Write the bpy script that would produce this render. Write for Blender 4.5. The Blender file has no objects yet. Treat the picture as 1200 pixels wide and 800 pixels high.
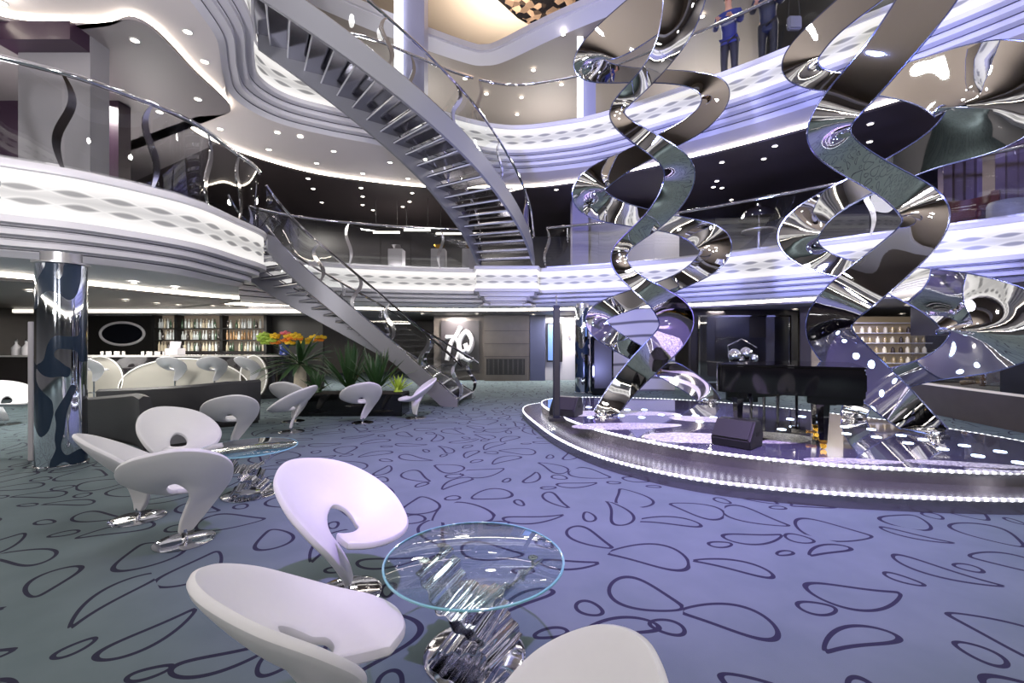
import bpy, bmesh, math, random
from math import sin, cos, pi, sqrt, radians
from mathutils import Vector, Matrix
random.seed(7)
SC = bpy.context.scene
COL = SC.collection
F = 533.3; HOR = 398.0; EYE = 1.6

# ------------------------------------------------------------------ helpers
def at(px, py, Y):            # a point seen at (px,py) at depth Y
    return Vector(((px-600)/F*Y, Y, EYE-(py-HOR)/F*Y))
def ath(px, py, h):           # a point seen at (px,py) at height h
    Y = (EYE-h)*F/(py-HOR)
    return Vector(((px-600)/F*Y, Y, h))
def lin(h):
    if isinstance(h, str):
        h = h.lstrip('#'); c = [int(h[i:i+2], 16)/255 for i in (0, 2, 4)]
    else: c = list(h)
    return tuple((x/12.92 if x <= .04045 else ((x+.055)/1.055)**2.4) for x in c) + (1.0,)
def lerp(a, b, t): return a+(b-a)*t
def cat(P, n=8, closed=False):
    P = [Vector(p) for p in P]; N = len(P); out = []
    segs = N if closed else N-1
    for i in range(segs):
        if closed: p0, p1, p2, p3 = P[(i-1) % N], P[i], P[(i+1) % N], P[(i+2) % N]
        else:
            p1, p2 = P[i], P[i+1]
            p0 = P[i-1] if i else p1*2-p2
            p3 = P[i+2] if i+2 < N else p2*2-p1
        for k in range(n):
            t = k/n
            out.append(.5*((2*p1)+(p2-p0)*t+(2*p0-5*p1+4*p2-p3)*t*t+(3*p1-p0-3*p2+p3)*t**3))
    if not closed: out.append(P[-1].copy())
    return out
def resample(P, n):
    d = [0]
    for a, b in zip(P, P[1:]): d.append(d[-1]+(b-a).length)
    out = []; j = 0
    for k in range(n+1):
        s = d[-1]*k/n
        while j < len(P)-2 and d[j+1] < s: j += 1
        t = (s-d[j])/max(1e-9, d[j+1]-d[j]); out.append(P[j].lerp(P[j+1], min(1, max(0, t))))
    return out
def plen(P): return sum((b-a).length for a, b in zip(P, P[1:]))
def normals2(P, closed=False):     # left-hand normals of a plan curve
    N = len(P); out = []
    for i in range(N):
        a = P[(i-1) % N] if (closed or i) else P[i]
        b = P[(i+1) % N] if (closed or i < N-1) else P[i]
        t = Vector((b.x-a.x, b.y-a.y)); t.normalize()
        out.append(Vector((-t.y, t.x, 0)))
    return out

class MB:
    def __init__(s): s.v = []; s.f = []; s.uv = None
    def add(s, vs, fs):
        o = len(s.v); s.v += [Vector(v) for v in vs]; s.f += [tuple(i+o for i in f) for f in fs]; return s
    def box(s, c, d, rz=0, M=None):
        R = Matrix.Rotation(rz, 3, 'Z') if M is None else M
        vs = [R @ Vector((x*d[0]/2, y*d[1]/2, z*d[2]/2))+Vector(c) for x in (-1, 1) for y in (-1, 1) for z in (-1, 1)]
        return s.add(vs, [(0, 1, 3, 2), (4, 6, 7, 5), (0, 4, 5, 1), (2, 3, 7, 6), (0, 2, 6, 4), (1, 5, 7, 3)])
    def grid(s, rows, cu=False, cv=False):     # rows of equal length
        R = len(rows); C = len(rows[0]); vs = [p for r in rows for p in r]; fs = []
        for i in range(R if cu else R-1):
            for j in range(C if cv else C-1):
                a = i*C+j; b = i*C+(j+1) % C; c = ((i+1) % R)*C+(j+1) % C; d = ((i+1) % R)*C+j
                fs.append((a, b, c, d))
        return s.add(vs, fs)
    def tube(s, P, r, n=8, cap=True, closed=False):
        P = [Vector(p) for p in P]; N = len(P); rows = []; prev = None
        for i, p in enumerate(P):
            a = P[(i-1) % N] if (closed or i) else p
            b = P[(i+1) % N] if (closed or i < N-1) else p
            t = (b-a).normalized()
            if prev is None:
                u = t.orthogonal().normalized()
                if abs(t.z) < .9: u = (Vector((0, 0, 1))-t*t.z).normalized()
            else: u = (prev-t*prev.dot(t)).normalized()
            prev = u; w = t.cross(u); rr = r[i] if isinstance(r, (list, tuple)) else r
            rows.append([p+u*rr*cos(2*pi*k/n)+w*rr*sin(2*pi*k/n) for k in range(n)])
        o = len(s.v); s.grid(rows, closed, True)
        if cap and not closed:
            s.f.append(tuple(o+k for k in range(n))[::-1]); s.f.append(tuple(o+(N-1)*n+k for k in range(n)))
        return s
    def lathe(s, prof, n=24, c=(0, 0, 0), sx=1, sy=1, cap=True):
        c = Vector(c); rows = [[c+Vector((r*cos(2*pi*k/n)*sx, r*sin(2*pi*k/n)*sy, z)) for k in range(n)] for r, z in prof]
        o = len(s.v); s.grid(rows, False, True)
        if cap and prof[0][0] > 1e-6: s.f.append(tuple(o+k for k in range(n))[::-1])
        if cap and prof[-1][0] > 1e-6: s.f.append(tuple(o+(len(prof)-1)*n+k for k in range(n)))
        return s
    def prism(s, poly, z0, z1):
        n = len(poly); o = len(s.v)
        s.v += [Vector((p[0], p[1], z0)) for p in poly]+[Vector((p[0], p[1], z1)) for p in poly]
        s.f += [tuple(range(o, o+n))[::-1], tuple(range(o+n, o+2*n))]
        s.f += [(o+i, o+(i+1) % n, o+n+(i+1) % n, o+n+i) for i in range(n)]
        return s
    def sphere(s, c, r, n=12, m=8, sc=(1, 1, 1)):
        prof = [(max(1e-7, r*sin(pi*i/m)), -r*cos(pi*i/m)) for i in range(m+1)]
        o = len(s.v); s.lathe([(a, z) for a, z in prof], n)
        for i in range(o, len(s.v)):
            v = s.v[i]; s.v[i] = Vector((v.x*sc[0]+c[0], v.y*sc[1]+c[1], v.z*sc[2]+c[2]))
        return s
    def sheet(s, rows, th):     # a grid given thickness along its vertex normals
        R = len(rows); C = len(rows[0]); nr = []
        for i in range(R):
            r = []
            for j in range(C):
                du = rows[min(i+1, R-1)][j]-rows[max(i-1, 0)][j]; dv = rows[i][min(j+1, C-1)]-rows[i][max(j-1, 0)]
                n = du.cross(dv); n = n.normalized() if n.length > 1e-9 else Vector((0, 0, 1)); r.append(n)
            nr.append(r)
        top = [[rows[i][j]+nr[i][j]*th/2 for j in range(C)] for i in range(R)]
        bot = [[rows[i][j]-nr[i][j]*th/2 for j in range(C)] for i in range(R)]
        loop = [t+b[::-1] for t, b in zip(top, bot)]
        o = len(s.v); s.grid(loop, False, True); n = 2*C
        for j in range(C-1):
            s.f.append((o+j, o+n-1-j, o+n-2-j, o+j+1))
            q = o+(R-1)*n; s.f.append((q+j, q+j+1, q+n-2-j, q+n-1-j))
        return s
    def xf(s, M):
        s.v = [M @ v for v in s.v]; return s
    def build(s, name, mat, parent=None, smooth=40, kind=None, label=None, bevel=0, sub=0, world=False):
        me = bpy.data.meshes.new(name); me.from_pydata([tuple(v) for v in s.v], [], s.f); me.update()
        bm = bmesh.new(); bm.from_mesh(me); bmesh.ops.recalc_face_normals(bm, faces=bm.faces)
        if bevel: bmesh.ops.bevel(bm, geom=[e for e in bm.edges if len(e.link_faces) == 2 and e.calc_face_angle(0) > .6], offset=bevel, segments=2, affect='EDGES', clamp_overlap=True)
        bm.to_mesh(me); bm.free()
        if s.uv:
            l = me.uv_layers.new(name='UVMap')
            for poly in me.polygons:
                for li in poly.loop_indices: l.data[li].uv = s.uv[me.loops[li].vertex_index]
        if smooth:
            me.polygons.foreach_set('use_smooth', [True]*len(me.polygons)); me.set_sharp_from_angle(angle=radians(smooth))
        me.materials.append(mat)
        o = bpy.data.objects.new(name, me); COL.objects.link(o)
        if sub:
            md = o.modifiers.new('Subsurf', 'SUBSURF'); md.levels = sub; md.render_levels = sub
        if parent is not None:
            o.parent = parent
            if world: o.matrix_parent_inverse = Matrix.Translation(-Vector(parent_loc(parent)))
        if kind: o['kind'] = kind
        if label: o['label'] = label
        return o
def parent_loc(p):
    v = Vector(p.location)
    return v
def tag(o, label, cat_, group=None, kind=None):
    o['label'] = label; o['category'] = cat_
    if group: o['group'] = group
    if kind: o['kind'] = kind
    return o
def thing(name, label, cat_, loc=(0, 0, 0), rz=0, group=None):
    o = bpy.data.objects.new(name, None); COL.objects.link(o); o.location = loc; o.rotation_euler = (0, 0, rz)
    o.empty_display_size = .1
    return tag(o, label, cat_, group)
def kids(o): return KIDS.get(o.name, [])
KIDS = {}
def dup(o, loc, rz=None, label=None, group=None, scale=None):
    def cp(x, par=None):
        c = x.copy(); COL.objects.link(c)
        if par is not None: c.parent = par; c.matrix_parent_inverse = x.matrix_parent_inverse.copy()
        for ch in [q for q in x.children]: cp(ch, c)
        return c
    r = cp(o); r.location = loc
    if rz is not None: r.rotation_euler = (0, 0, rz)
    if label: r['label'] = label
    if group: r['group'] = group
    if scale: r.scale = (scale,)*3
    return r
def struct(o): o['kind'] = 'structure'; return o

# ------------------------------------------------------------------ materials
def mat(name, col, rough=.5, metal=0, emit=None, estr=0, spec=.5, coat=0, noise=0, nscale=8):
    m = bpy.data.materials.new(name); m.use_nodes = True; nt = m.node_tree; b = nt.nodes['Principled BSDF']
    c = lin(col); b.inputs['Base Color'].default_value = c; b.inputs['Roughness'].default_value = rough
    b.inputs['Metallic'].default_value = metal; b.inputs['Specular IOR Level'].default_value = spec
    b.inputs['Coat Weight'].default_value = coat; b.inputs['Coat Roughness'].default_value = .03
    if emit is not None:
        b.inputs['Emission Color'].default_value = lin(emit); b.inputs['Emission Strength'].default_value = estr
    if noise:
        tc = nt.nodes.new('ShaderNodeTexCoord'); n = nt.nodes.new('ShaderNodeTexNoise'); n.inputs['Scale'].default_value = nscale; n.inputs['Detail'].default_value = 4
        r = nt.nodes.new('ShaderNodeMix'); r.data_type = 'RGBA'
        r.inputs[6].default_value = tuple(x*(1-noise) for x in c[:3])+(1,); r.inputs[7].default_value = tuple(min(1, x*(1+noise)) for x in c[:3])+(1,)
        nt.links.new(tc.outputs['Object'], n.inputs['Vector']); nt.links.new(n.outputs['Fac'], r.inputs[0]); nt.links.new(r.outputs[2], b.inputs['Base Color'])
    return m
def math_(nt, op, a, b=None, c=None, clamp=False):
    n = nt.nodes.new('ShaderNodeMath'); n.operation = op; n.use_clamp = clamp
    for i, x in enumerate((a, b, c)):
        if x is None: continue
        if isinstance(x, (int, float)): n.inputs[i].default_value = x
        else: nt.links.new(x, n.inputs[i])
    return n.outputs[0]
def glass_mat(name, tint=(.93, .95, .96), refl=1.0, rough=0.0):
    m = bpy.data.materials.new(name); m.use_nodes = True; nt = m.node_tree; nt.nodes.clear()
    out = nt.nodes.new('ShaderNodeOutputMaterial'); mx = nt.nodes.new('ShaderNodeMixShader')
    tr = nt.nodes.new('ShaderNodeBsdfTransparent'); tr.inputs[0].default_value = tint+(1,)
    gl = nt.nodes.new('ShaderNodeBsdfGlossy'); gl.inputs['Roughness'].default_value = rough
    fr = nt.nodes.new('ShaderNodeLayerWeight'); fr.inputs[0].default_value = .5      # Schlick's law, the same from either side
    k = math_(nt, 'MULTIPLY', math_(nt, 'MULTIPLY_ADD', math_(nt, 'POWER', fr.outputs['Facing'], 5.0), .96, .04), refl, clamp=True)
    nt.links.new(k, mx.inputs[0]); nt.links.new(tr.outputs[0], mx.inputs[1]); nt.links.new(gl.outputs[0], mx.inputs[2]); nt.links.new(mx.outputs[0], out.inputs[0])
    return m
M = {}
M['mirror'] = mat('mirror_steel', (.93, .93, .93), .02, 1)
M['chrome'] = mat('chrome', (.86, .86, .88), .06, 1)
M['brushed'] = mat('brushed_steel', (.72, .72, .74), .28, 1)
M['stringer'] = mat('satin_silver_paint', (.50, .50, .53), .42, .35)
M['tread'] = mat('polished_tread', (.62, .62, .66), .12, 1)
M['leather'] = mat('white_leather', (.80, .80, .82), .45, 0, noise=.02, nscale=30)
M['black_gloss'] = mat('black_lacquer', (.03, .03, .035), .06, 0, spec=.6)
M['black'] = mat('black_matt', (.07, .07, .075), .5)
M['dark'] = mat('dark_brown_panel', (.17, .155, .165), .3, noise=.15, nscale=3)
M['sofa'] = mat('charcoal_upholstery', (.16, .16, .18), .6)
M['sofa_seat'] = mat('grey_upholstery', (.45, .45, .48), .6)
M['plaster'] = mat('white_plaster', (.83, .82, .84), .5)
M['step'] = mat('pale_lacquer', (.79, .78, .81), .4)
M['groove'] = mat('groove_grey', (.20, .20, .25), .5)
M['ceil_light'] = mat('pale_ceiling', (.80, .77, .77), .6)
M['ceil_dark'] = mat('aubergine_ceiling', (.235, .205, .205), .5)
M['ceil_recess'] = mat('grey_recess_ceiling', (.50, .475, .485), .5)
M['ceil_mid'] = mat('taupe_ceiling', (.52, .485, .46), .6)
M['ceil_tan'] = mat('tan_ceiling', (.46, .44, .43), .5)
M['cove'] = mat('cove_light', (1, 1, 1), .5, emit=(1, .955, .88), estr=12)
M['lamp'] = mat('downlight_lens', (1, 1, 1), .5, emit=(1, .96, .90), estr=13)
M['lampring'] = mat('downlight_trim', (.8, .8, .8), .3, .5)
M['brass'] = mat('brass', (.85, .66, .25), .2, 1)
M['bronze'] = mat('polished_bronze', (.72, .62, .48), .18, 1)
M['glass'] = glass_mat('clear_glass', (.94, .955, .96), 2.4)
M['glass_soft'] = glass_mat('clear_glass_soft', (.95, .96, .965), .8)
M['glass_table'] = glass_mat('table_glass', (.90, .96, .97), 1.3)
M['glass_edge'] = mat('glass_edge', (.46, .68, .71), .1, 0, spec=.8)
M['deck'] = mat('deck_carpet', (.16, .15, .17), .9)
M['wood'] = mat('greige_wood', (.36, .33, .31), .4, noise=.15, nscale=5)
M['grey_wall'] = mat('grey_wall', (.52, .51, .53), .6)
M['purple_wall'] = mat('plum_panel', (.20, .13, .20), .3)
M['pale_wall'] = mat('pale_wall', (.68, .67, .70), .5)
M['screen'] = mat('lit_screen', (.3, .4, .6), .2, emit=(.45, .58, .85), estr=.8)
M['maroon'] = mat('maroon_leather', (.30, .08, .12), .35)
# ------------------------------------------------------------------ carpet
def carpet():
    m = bpy.data.materials.new('patterned_carpet'); m.use_nodes = True; nt = m.node_tree; b = nt.nodes['Principled BSDF']
    L = nt.links.new
    g = nt.nodes.new('ShaderNodeNewGeometry')
    mp = nt.nodes.new('ShaderNodeMapping'); mp.inputs['Scale'].default_value = (1/.58, 1/.58, 0); mp.inputs['Rotation'].default_value = (0, 0, .5); mp.inputs['Location'].default_value = (.3, .1, 0)
    L(g.outputs['Position'], mp.inputs['Vector'])
    def layer(offset, rand, R0, R1, asp0, asp1, w, src=None):
        ad = nt.nodes.new('ShaderNodeVectorMath'); ad.operation = 'ADD'; ad.inputs[1].default_value = offset; L(src or mp.outputs[0], ad.inputs[0])
        v = nt.nodes.new('ShaderNodeTexVoronoi'); v.voronoi_dimensions = '2D'; v.inputs['Scale'].default_value = 1; v.inputs['Randomness'].default_value = rand
        L(ad.outputs[0], v.inputs['Vector'])
        d = nt.nodes.new('ShaderNodeVectorMath'); d.operation = 'SUBTRACT'; L(ad.outputs[0], d.inputs[0]); L(v.outputs['Position'], d.inputs[1])
        sx = nt.nodes.new('ShaderNodeSeparateXYZ'); L(d.outputs[0], sx.inputs[0])
        c = nt.nodes.new('ShaderNodeSeparateColor'); L(v.outputs['Color'], c.inputs[0])
        a = math_(nt, 'MULTIPLY', c.outputs[0], 6.283); ca = math_(nt, 'COSINE', a); sa = math_(nt, 'SINE', a)
        x = math_(nt, 'ADD', math_(nt, 'MULTIPLY', sx.outputs[0], ca), math_(nt, 'MULTIPLY', sx.outputs[1], sa))
        y = math_(nt, 'SUBTRACT', math_(nt, 'MULTIPLY', sx.outputs[1], ca), math_(nt, 'MULTIPLY', sx.outputs[0], sa))
        y = math_(nt, 'ADD', y, math_(nt, 'MULTIPLY', math_(nt, 'MULTIPLY', x, x), .5))     # a slight bend
        s = math_(nt, 'MULTIPLY_ADD', c.outputs[1], asp1-asp0, asp0)
        taper = math_(nt, 'MULTIPLY_ADD', x, 1.2, 1.0)                                   # one end pointed
        taper = math_(nt, 'MAXIMUM', taper, .25)
        s = math_(nt, 'DIVIDE', s, taper)
        sy = math_(nt, 'MULTIPLY', y, s)
        r = math_(nt, 'SQRT', math_(nt, 'ADD', math_(nt, 'MULTIPLY', x, x), math_(nt, 'MULTIPLY', sy, sy)))
        s2y = math_(nt, 'MULTIPLY', sy, s)
        gr = math_(nt, 'DIVIDE', math_(nt, 'SQRT', math_(nt, 'ADD', math_(nt, 'MULTIPLY', x, x), math_(nt, 'MULTIPLY', s2y, s2y))), r)
        R = math_(nt, 'MULTIPLY_ADD', c.outputs[2], R1-R0, R0)
        sd = math_(nt, 'DIVIDE', math_(nt, 'SUBTRACT', r, R), gr)
        back_ = nt.nodes.new('ShaderNodeVectorMath'); back_.operation = 'SUBTRACT'; L(v.outputs['Position'], back_.inputs[0]); back_.inputs[1].default_value = offset
        return math_(nt, 'LESS_THAN', math_(nt, 'ABSOLUTE', sd), w), sd, back_.outputs[0]
    MAIN = ((0, 0, 0), .42, .34, .50, 1.05, 4.0, .0235)
    k0, sd0, c0 = layer(*MAIN)
    k1, sd1, c1 = layer((.5, .5, 0), .55, .12, .19, 1.1, 2.4, .021)     # small ovals, kept only where they stand clear of the large shapes
    kk, sdc, cc = layer(*MAIN, src=c1)
    k = math_(nt, 'MAXIMUM', k0, math_(nt, 'MULTIPLY', k1, math_(nt, 'GREATER_THAN', sdc, .13)))
    n = nt.nodes.new('ShaderNodeTexNoise'); n.inputs['Scale'].default_value = 2.2; n.inputs['Detail'].default_value = 6; L(g.outputs['Position'], n.inputs['Vector'])
    base = nt.nodes.new('ShaderNodeMix'); base.data_type = 'RGBA'; base.inputs[6].default_value = lin((.315, .37, .385)); base.inputs[7].default_value = lin((.40, .445, .465)); L(n.outputs['Fac'], base.inputs[0])
    mx = nt.nodes.new('ShaderNodeMix'); mx.data_type = 'RGBA'; mx.inputs[7].default_value = lin((.15, .15, .22)); L(base.outputs[2], mx.inputs[6]); L(k, mx.inputs[0])
    L(mx.outputs[2], b.inputs['Base Color']); b.inputs['Roughness'].default_value = .9; b.inputs['Specular IOR Level'].default_value = .15
    f = nt.nodes.new('ShaderNodeTexNoise'); f.inputs['Scale'].default_value = 260; L(g.outputs['Position'], f.inputs['Vector'])
    bp = nt.nodes.new('ShaderNodeBump'); bp.inputs['Strength'].default_value = .25; bp.inputs['Distance'].default_value = .004; L(f.outputs['Fac'], bp.inputs['Height']); L(bp.outputs[0], b.inputs['Normal'])
    return m
M['carpet'] = carpet()
CTR = Vector((1, 6, 0)); RO = 15.5
o = MB().prism([(CTR.x+19.5*cos(2*pi*k/64), CTR.y+19.5*sin(2*pi*k/64)) for k in range(64)], -.2, 0).build('floor', M['carpet'], smooth=0); struct(o)

# ------------------------------------------------------------------ wave relief panels, their light and shade put into the emission
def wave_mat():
    m = bpy.data.materials.new('painted_wave_relief'); m.use_nodes = True; nt = m.node_tree; b = nt.nodes['Principled BSDF']; L = nt.links.new
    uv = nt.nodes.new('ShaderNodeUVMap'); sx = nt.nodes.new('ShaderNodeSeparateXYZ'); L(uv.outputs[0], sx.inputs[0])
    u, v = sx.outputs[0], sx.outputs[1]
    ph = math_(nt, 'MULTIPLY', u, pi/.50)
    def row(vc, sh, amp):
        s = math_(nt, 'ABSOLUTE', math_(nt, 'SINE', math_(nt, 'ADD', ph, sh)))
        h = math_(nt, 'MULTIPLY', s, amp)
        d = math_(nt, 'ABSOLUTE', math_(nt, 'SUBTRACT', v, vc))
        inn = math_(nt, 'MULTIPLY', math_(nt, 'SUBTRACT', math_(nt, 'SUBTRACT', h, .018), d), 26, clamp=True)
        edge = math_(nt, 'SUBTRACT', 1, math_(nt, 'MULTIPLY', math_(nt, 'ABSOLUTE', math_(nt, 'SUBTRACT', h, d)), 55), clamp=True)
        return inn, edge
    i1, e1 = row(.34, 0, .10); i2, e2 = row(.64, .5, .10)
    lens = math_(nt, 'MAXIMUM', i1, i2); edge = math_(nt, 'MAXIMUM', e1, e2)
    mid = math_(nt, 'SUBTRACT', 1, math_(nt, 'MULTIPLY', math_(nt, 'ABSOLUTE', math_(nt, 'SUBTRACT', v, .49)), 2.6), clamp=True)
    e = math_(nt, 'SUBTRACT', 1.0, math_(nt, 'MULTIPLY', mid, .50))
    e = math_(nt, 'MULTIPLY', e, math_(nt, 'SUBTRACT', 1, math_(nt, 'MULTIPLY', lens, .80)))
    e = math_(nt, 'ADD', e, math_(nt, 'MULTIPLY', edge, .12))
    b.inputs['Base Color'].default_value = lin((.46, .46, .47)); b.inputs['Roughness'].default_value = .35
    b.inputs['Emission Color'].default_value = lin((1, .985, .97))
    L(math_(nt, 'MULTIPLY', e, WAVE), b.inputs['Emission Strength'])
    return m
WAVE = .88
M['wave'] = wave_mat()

PROF = {   # (distance back from the edge, height relative to the deck)
 'rim': [(.30, .0), (.0, .0), (-.015, -.03), (.0, -.10), (.05, -.11)],
 'band': [(.05, -.11), (.05, -.70)],
 'steps': [(.05, -.70), (.0, -.71), (.0, -.80), (.13, -.815), (.13, -.85), (.12, -.852), (.14, -.86), (.14, -.93), (.28, -.945), (.28, -.98), (.27, -.982), (.29, -.99), (.29, -1.06), (.43, -1.075), (.43, -1.108), (.42, -1.11), (.45, -1.13), (.52, -1.19)],
}
def offset_rows(P, N, D, prof):
    return [[Vector((p.x+n.x*o, p.y+n.y*o, D+z)) for p, n in zip(P, N)] for o, z in prof]
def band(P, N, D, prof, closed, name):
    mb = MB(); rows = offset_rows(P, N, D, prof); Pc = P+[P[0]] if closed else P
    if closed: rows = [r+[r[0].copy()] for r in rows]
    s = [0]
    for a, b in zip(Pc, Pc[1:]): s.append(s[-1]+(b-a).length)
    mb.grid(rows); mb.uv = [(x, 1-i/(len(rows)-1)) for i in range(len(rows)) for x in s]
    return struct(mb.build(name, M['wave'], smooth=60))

def balcony(D, pairs, names, dark, light, zs=-1.21, outer=RO, steps_mat='step'):
    E = cat([(a[0], a[1], 0) for a, c in pairs], 8, True); C = cat([(c[0], c[1], 0) for a, c in pairs], 8, True)
    N = normals2(E, True)
    struct(MB().grid(offset_rows(E, N, D, PROF['rim']), False, True).build(names+'_rim', M[steps_mat], smooth=50))
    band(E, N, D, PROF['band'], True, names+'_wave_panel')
    struct(MB().grid(offset_rows(E, N, D, PROF['steps']), False, True).build(names+'_stepped_trim', M[steps_mat], smooth=35))
    for o_, z_ in ((.125, -.832), (.275, -.962), (.425, -1.091)):
        struct(MB().grid(offset_rows(E, N, D, [(o_, z_+.011), (o_, z_-.011)]), False, True).build(names+'_groove_trim', M['groove'], smooth=50))
    lip = [Vector((p.x+n.x*.52, p.y+n.y*.52, D-1.19)) for p, n in zip(E, N)]
    mid = [l.lerp(Vector((c.x, c.y, D+zs)), .35)+Vector((0, 0, -.02)) for l, c in zip(lip, C)]
    cz = [Vector((c.x, c.y, D+zs)) for c in C]
    struct(MB().grid([lip, mid, cz], False, True).build('ceiling_'+names+'_pale', M[light], smooth=60))
    # cove: a lit strip above the dropped darker ceiling
    NC = normals2(C, True)
    top = [Vector((c.x, c.y, D+zs)) for c in C]; bot = [Vector((c.x, c.y, D+zs-.07)) for c in C]
    struct(MB().grid([top, bot], False, True).build('ceiling_'+names+'_cove', M['cove'], smooth=60))
    low = [Vector((c.x, c.y, D+zs-.13)) for c in C]
    lipc = [Vector((c.x-n.x*.03, c.y-n.y*.03, D+zs-.075)) for c, n in zip(C, NC)]
    lip2 = [Vector((c.x-n.x*.03, c.y-n.y*.03, D+zs-.13)) for c, n in zip(C, NC)]
    far = []
    for c in C:
        d = (c-CTR); d.z = 0; d.normalize(); far.append(Vector((CTR.x+d.x*outer, CTR.y+d.y*outer, D+zs-.13)))
    R4 = [bot, lipc, lip2, far]
    if names == 'upper_deck':
        struct(MB().grid([r[:53] for r in R4]).build('ceiling_'+names+'_recess', M['ceil_recess'], smooth=40))
        R4 = [r[52:]+[r[0]] for r in R4]; struct(MB().grid(R4).build('ceiling_'+names+'_dark', M[dark], smooth=40))
    else: struct(MB().grid(R4, False, True).build('ceiling_'+names+'_dark', M[dark], smooth=40))
    rim = [Vector((p.x+n.x*.30, p.y+n.y*.30, D)) for p, n in zip(E, N)]
    farf = [Vector((f.x, f.y, D)) for f in far]
    struct(MB().grid([rim, farf], False, True).build('floor_'+names, M['deck'], smooth=0))
    return E, N, C

L2 = [((-6.45, 5.73), (-8.4, 7.2)), ((-5.78, 6.32), (-8.0, 8.2)), ((-5.22, 7.4), (-7.7, 9.4)), ((-5.2, 8.6), (-7.3, 10.6)), ((-5.38, 9.97), (-6.9, 11.5)),
      ((-6.5, 10.6), (-7.6, 11.9)), ((-7.15, 11.6), (-8.2, 12.6)), ((-6.6, 12.9), (-7.5, 14.2)), ((-5.2, 13.85), (-5.7, 15.1)), ((-2.74, 14.6), (-3.0, 15.9)), ((0, 14.8), (0, 16.0)),
      ((2.8, 13.95), (3.3, 15.1)), ((4.8, 12.75), (5.5, 13.8)), ((6.6, 11.25), (7.5, 12.1)), ((8.2, 9.65), (9.2, 10.3)), ((9.45, 8.4), (10.6, 8.8)), ((10.6, 6), (12, 6)), ((11, 3), (12.5, 2.6)),
      ((10, -1), (11.3, -2)), ((6, -4), (6.7, -5.6)), ((1, -5), (1, -6.6)), ((-4, -4), (-5, -5.6)), ((-8, -2), (-9.6, -2.9)), ((-9.6, 1), (-11.4, 1)), ((-9, 3.6), (-11, 4.6)), ((-7.6, 4.9), (-9.6, 6.2))]
L3 = [((-4.2, 5.6), (-8.0, 6.7)), ((-4.22, 6.4), (-6.5, 7.1)), ((-4.27, 7.0), (-5.7, 7.0)), ((-4.45, 7.8), (-5.8, 8.3)), ((-4.95, 8.75), (-6.0, 9.65)), ((-5.25, 9.5), (-7.0, 9.95)), ((-5.0, 10.2), (-7.5, 10.7)),
      ((-4.2, 10.75), (-7.1, 12.0)), ((-3.3, 11.2), (-6.1, 13.25)), ((-2.4, 11.9), (-4.9, 13.95)), ((-1.2, 12.75), (-2.7, 14.7)), ((0, 13.15), (0, 14.75)),
      ((1.3, 12.9), (1.6, 14.4)), ((2.6, 12.3), (3.2, 13.5)), ((4.9, 10.5), (5.6, 11.7)), ((6.5, 8.9), (7.5, 9.9)), ((7.4, 7.9), (8.5, 8.7)), ((8.3, 6.4), (9.6, 7)), ((9, 4.2), (10.5, 4.3)),
      ((8.6, .5), (10.2, 0)), ((6, -3), (7, -4.4)), ((0, -4.5), (0, -6)), ((-3.6, -2.5), (-5.4, -3.6)), ((-4.6, 1), (-7, .6)), ((-4.3, 3.8), (-7.8, 4.2))]
E2, N2, C2 = balcony(3.9, L2, 'mezzanine', 'ceil_tan', 'plaster', outer=18.6)
E3, N3, C3 = balcony(7.8, L3, 'upper_deck', 'ceil_dark', 'ceil_light')
# landing bay at the foot of the upper stair
LP = [Vector(p) for p in ((-1.25, 14.8, 0), (-1.15, 14.12, 0), (.82, 14.12, 0), (.95, 14.75, 0))]
LPs = []
for a, b in zip(LP, LP[1:]): LPs += [a.lerp(b, k/6) for k in range(6)]
LPs.append(LP[-1]); NL = [Vector((-.15, .99, 0)) if 6 < i < 12 else (Vector((.95, .3, 0)) if i <= 6 else Vector((-.95, .3, 0))) for i in range(len(LPs))]
struct(MB().grid(offset_rows(LPs, NL, 3.9, PROF['rim'])).build('landing_rim', M['step'], smooth=35))
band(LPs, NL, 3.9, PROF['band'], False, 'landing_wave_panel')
struct(MB().grid(offset_rows(LPs, NL, 3.9, PROF['steps'])).build('landing_stepped_trim', M['step'], smooth=30))
struct(MB().prism([(-1.2, 14.9), (-1.1, 14.2), (.77, 14.2), (.9, 14.9)], 3.6, 3.9).build('floor_landing', M['deck'], smooth=0))
struct(MB().prism([(-1.2, 15.6), (-.9, 14.4), (.6, 14.4), (.9, 15.6)], 2.68, 2.75).build('ceiling_landing', M['plaster'], smooth=0))

# topmost gallery and roof of the atrium
L4 = [(-9, 6), (-7.5, 9.5), (-4.5, 12.2), (-2.6, 13.5), (-1.3, 14.25), (-.9, 14.35), (-.4, 14.15), (1.4, 12.8), (5, 10.5), (7.4, 8.6), (9.3, 6), (9.6, 2), (7, -3), (0, -5.4), (-7, -2.5), (-9.4, 2)]
E4 = cat([(a, b, 0) for a, b in L4], 6, True); N4 = normals2(E4, True)
struct(MB().grid(offset_rows(E4, N4, 10.92, [(.3, 0), (0, 0), (0, -.18), (.06, -.19), (.06, -.23), (.12, -.24), (.5, -.38)]), False, True).build('gallery_fascia', M['step'], smooth=35))
far4 = [Vector((CTR.x+(p-CTR).normalized().x*RO, CTR.y+(p-CTR).normalized().y*RO, 10.5)) for p in E4]
struct(MB().grid([[Vector((p.x+n.x*.5, p.y+n.y*.5, 10.54)) for p, n in zip(E4, N4)], far4], False, True).build('ceiling_gallery', M['ceil_mid'], smooth=50))
struct(MB().grid([[Vector((p.x+n.x*.3, p.y+n.y*.3, 10.92)) for p, n in zip(E4, N4)], [Vector((f.x, f.y, 10.92)) for f in far4]], False, True).build('floor_gallery', M['deck'], smooth=0))
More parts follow.
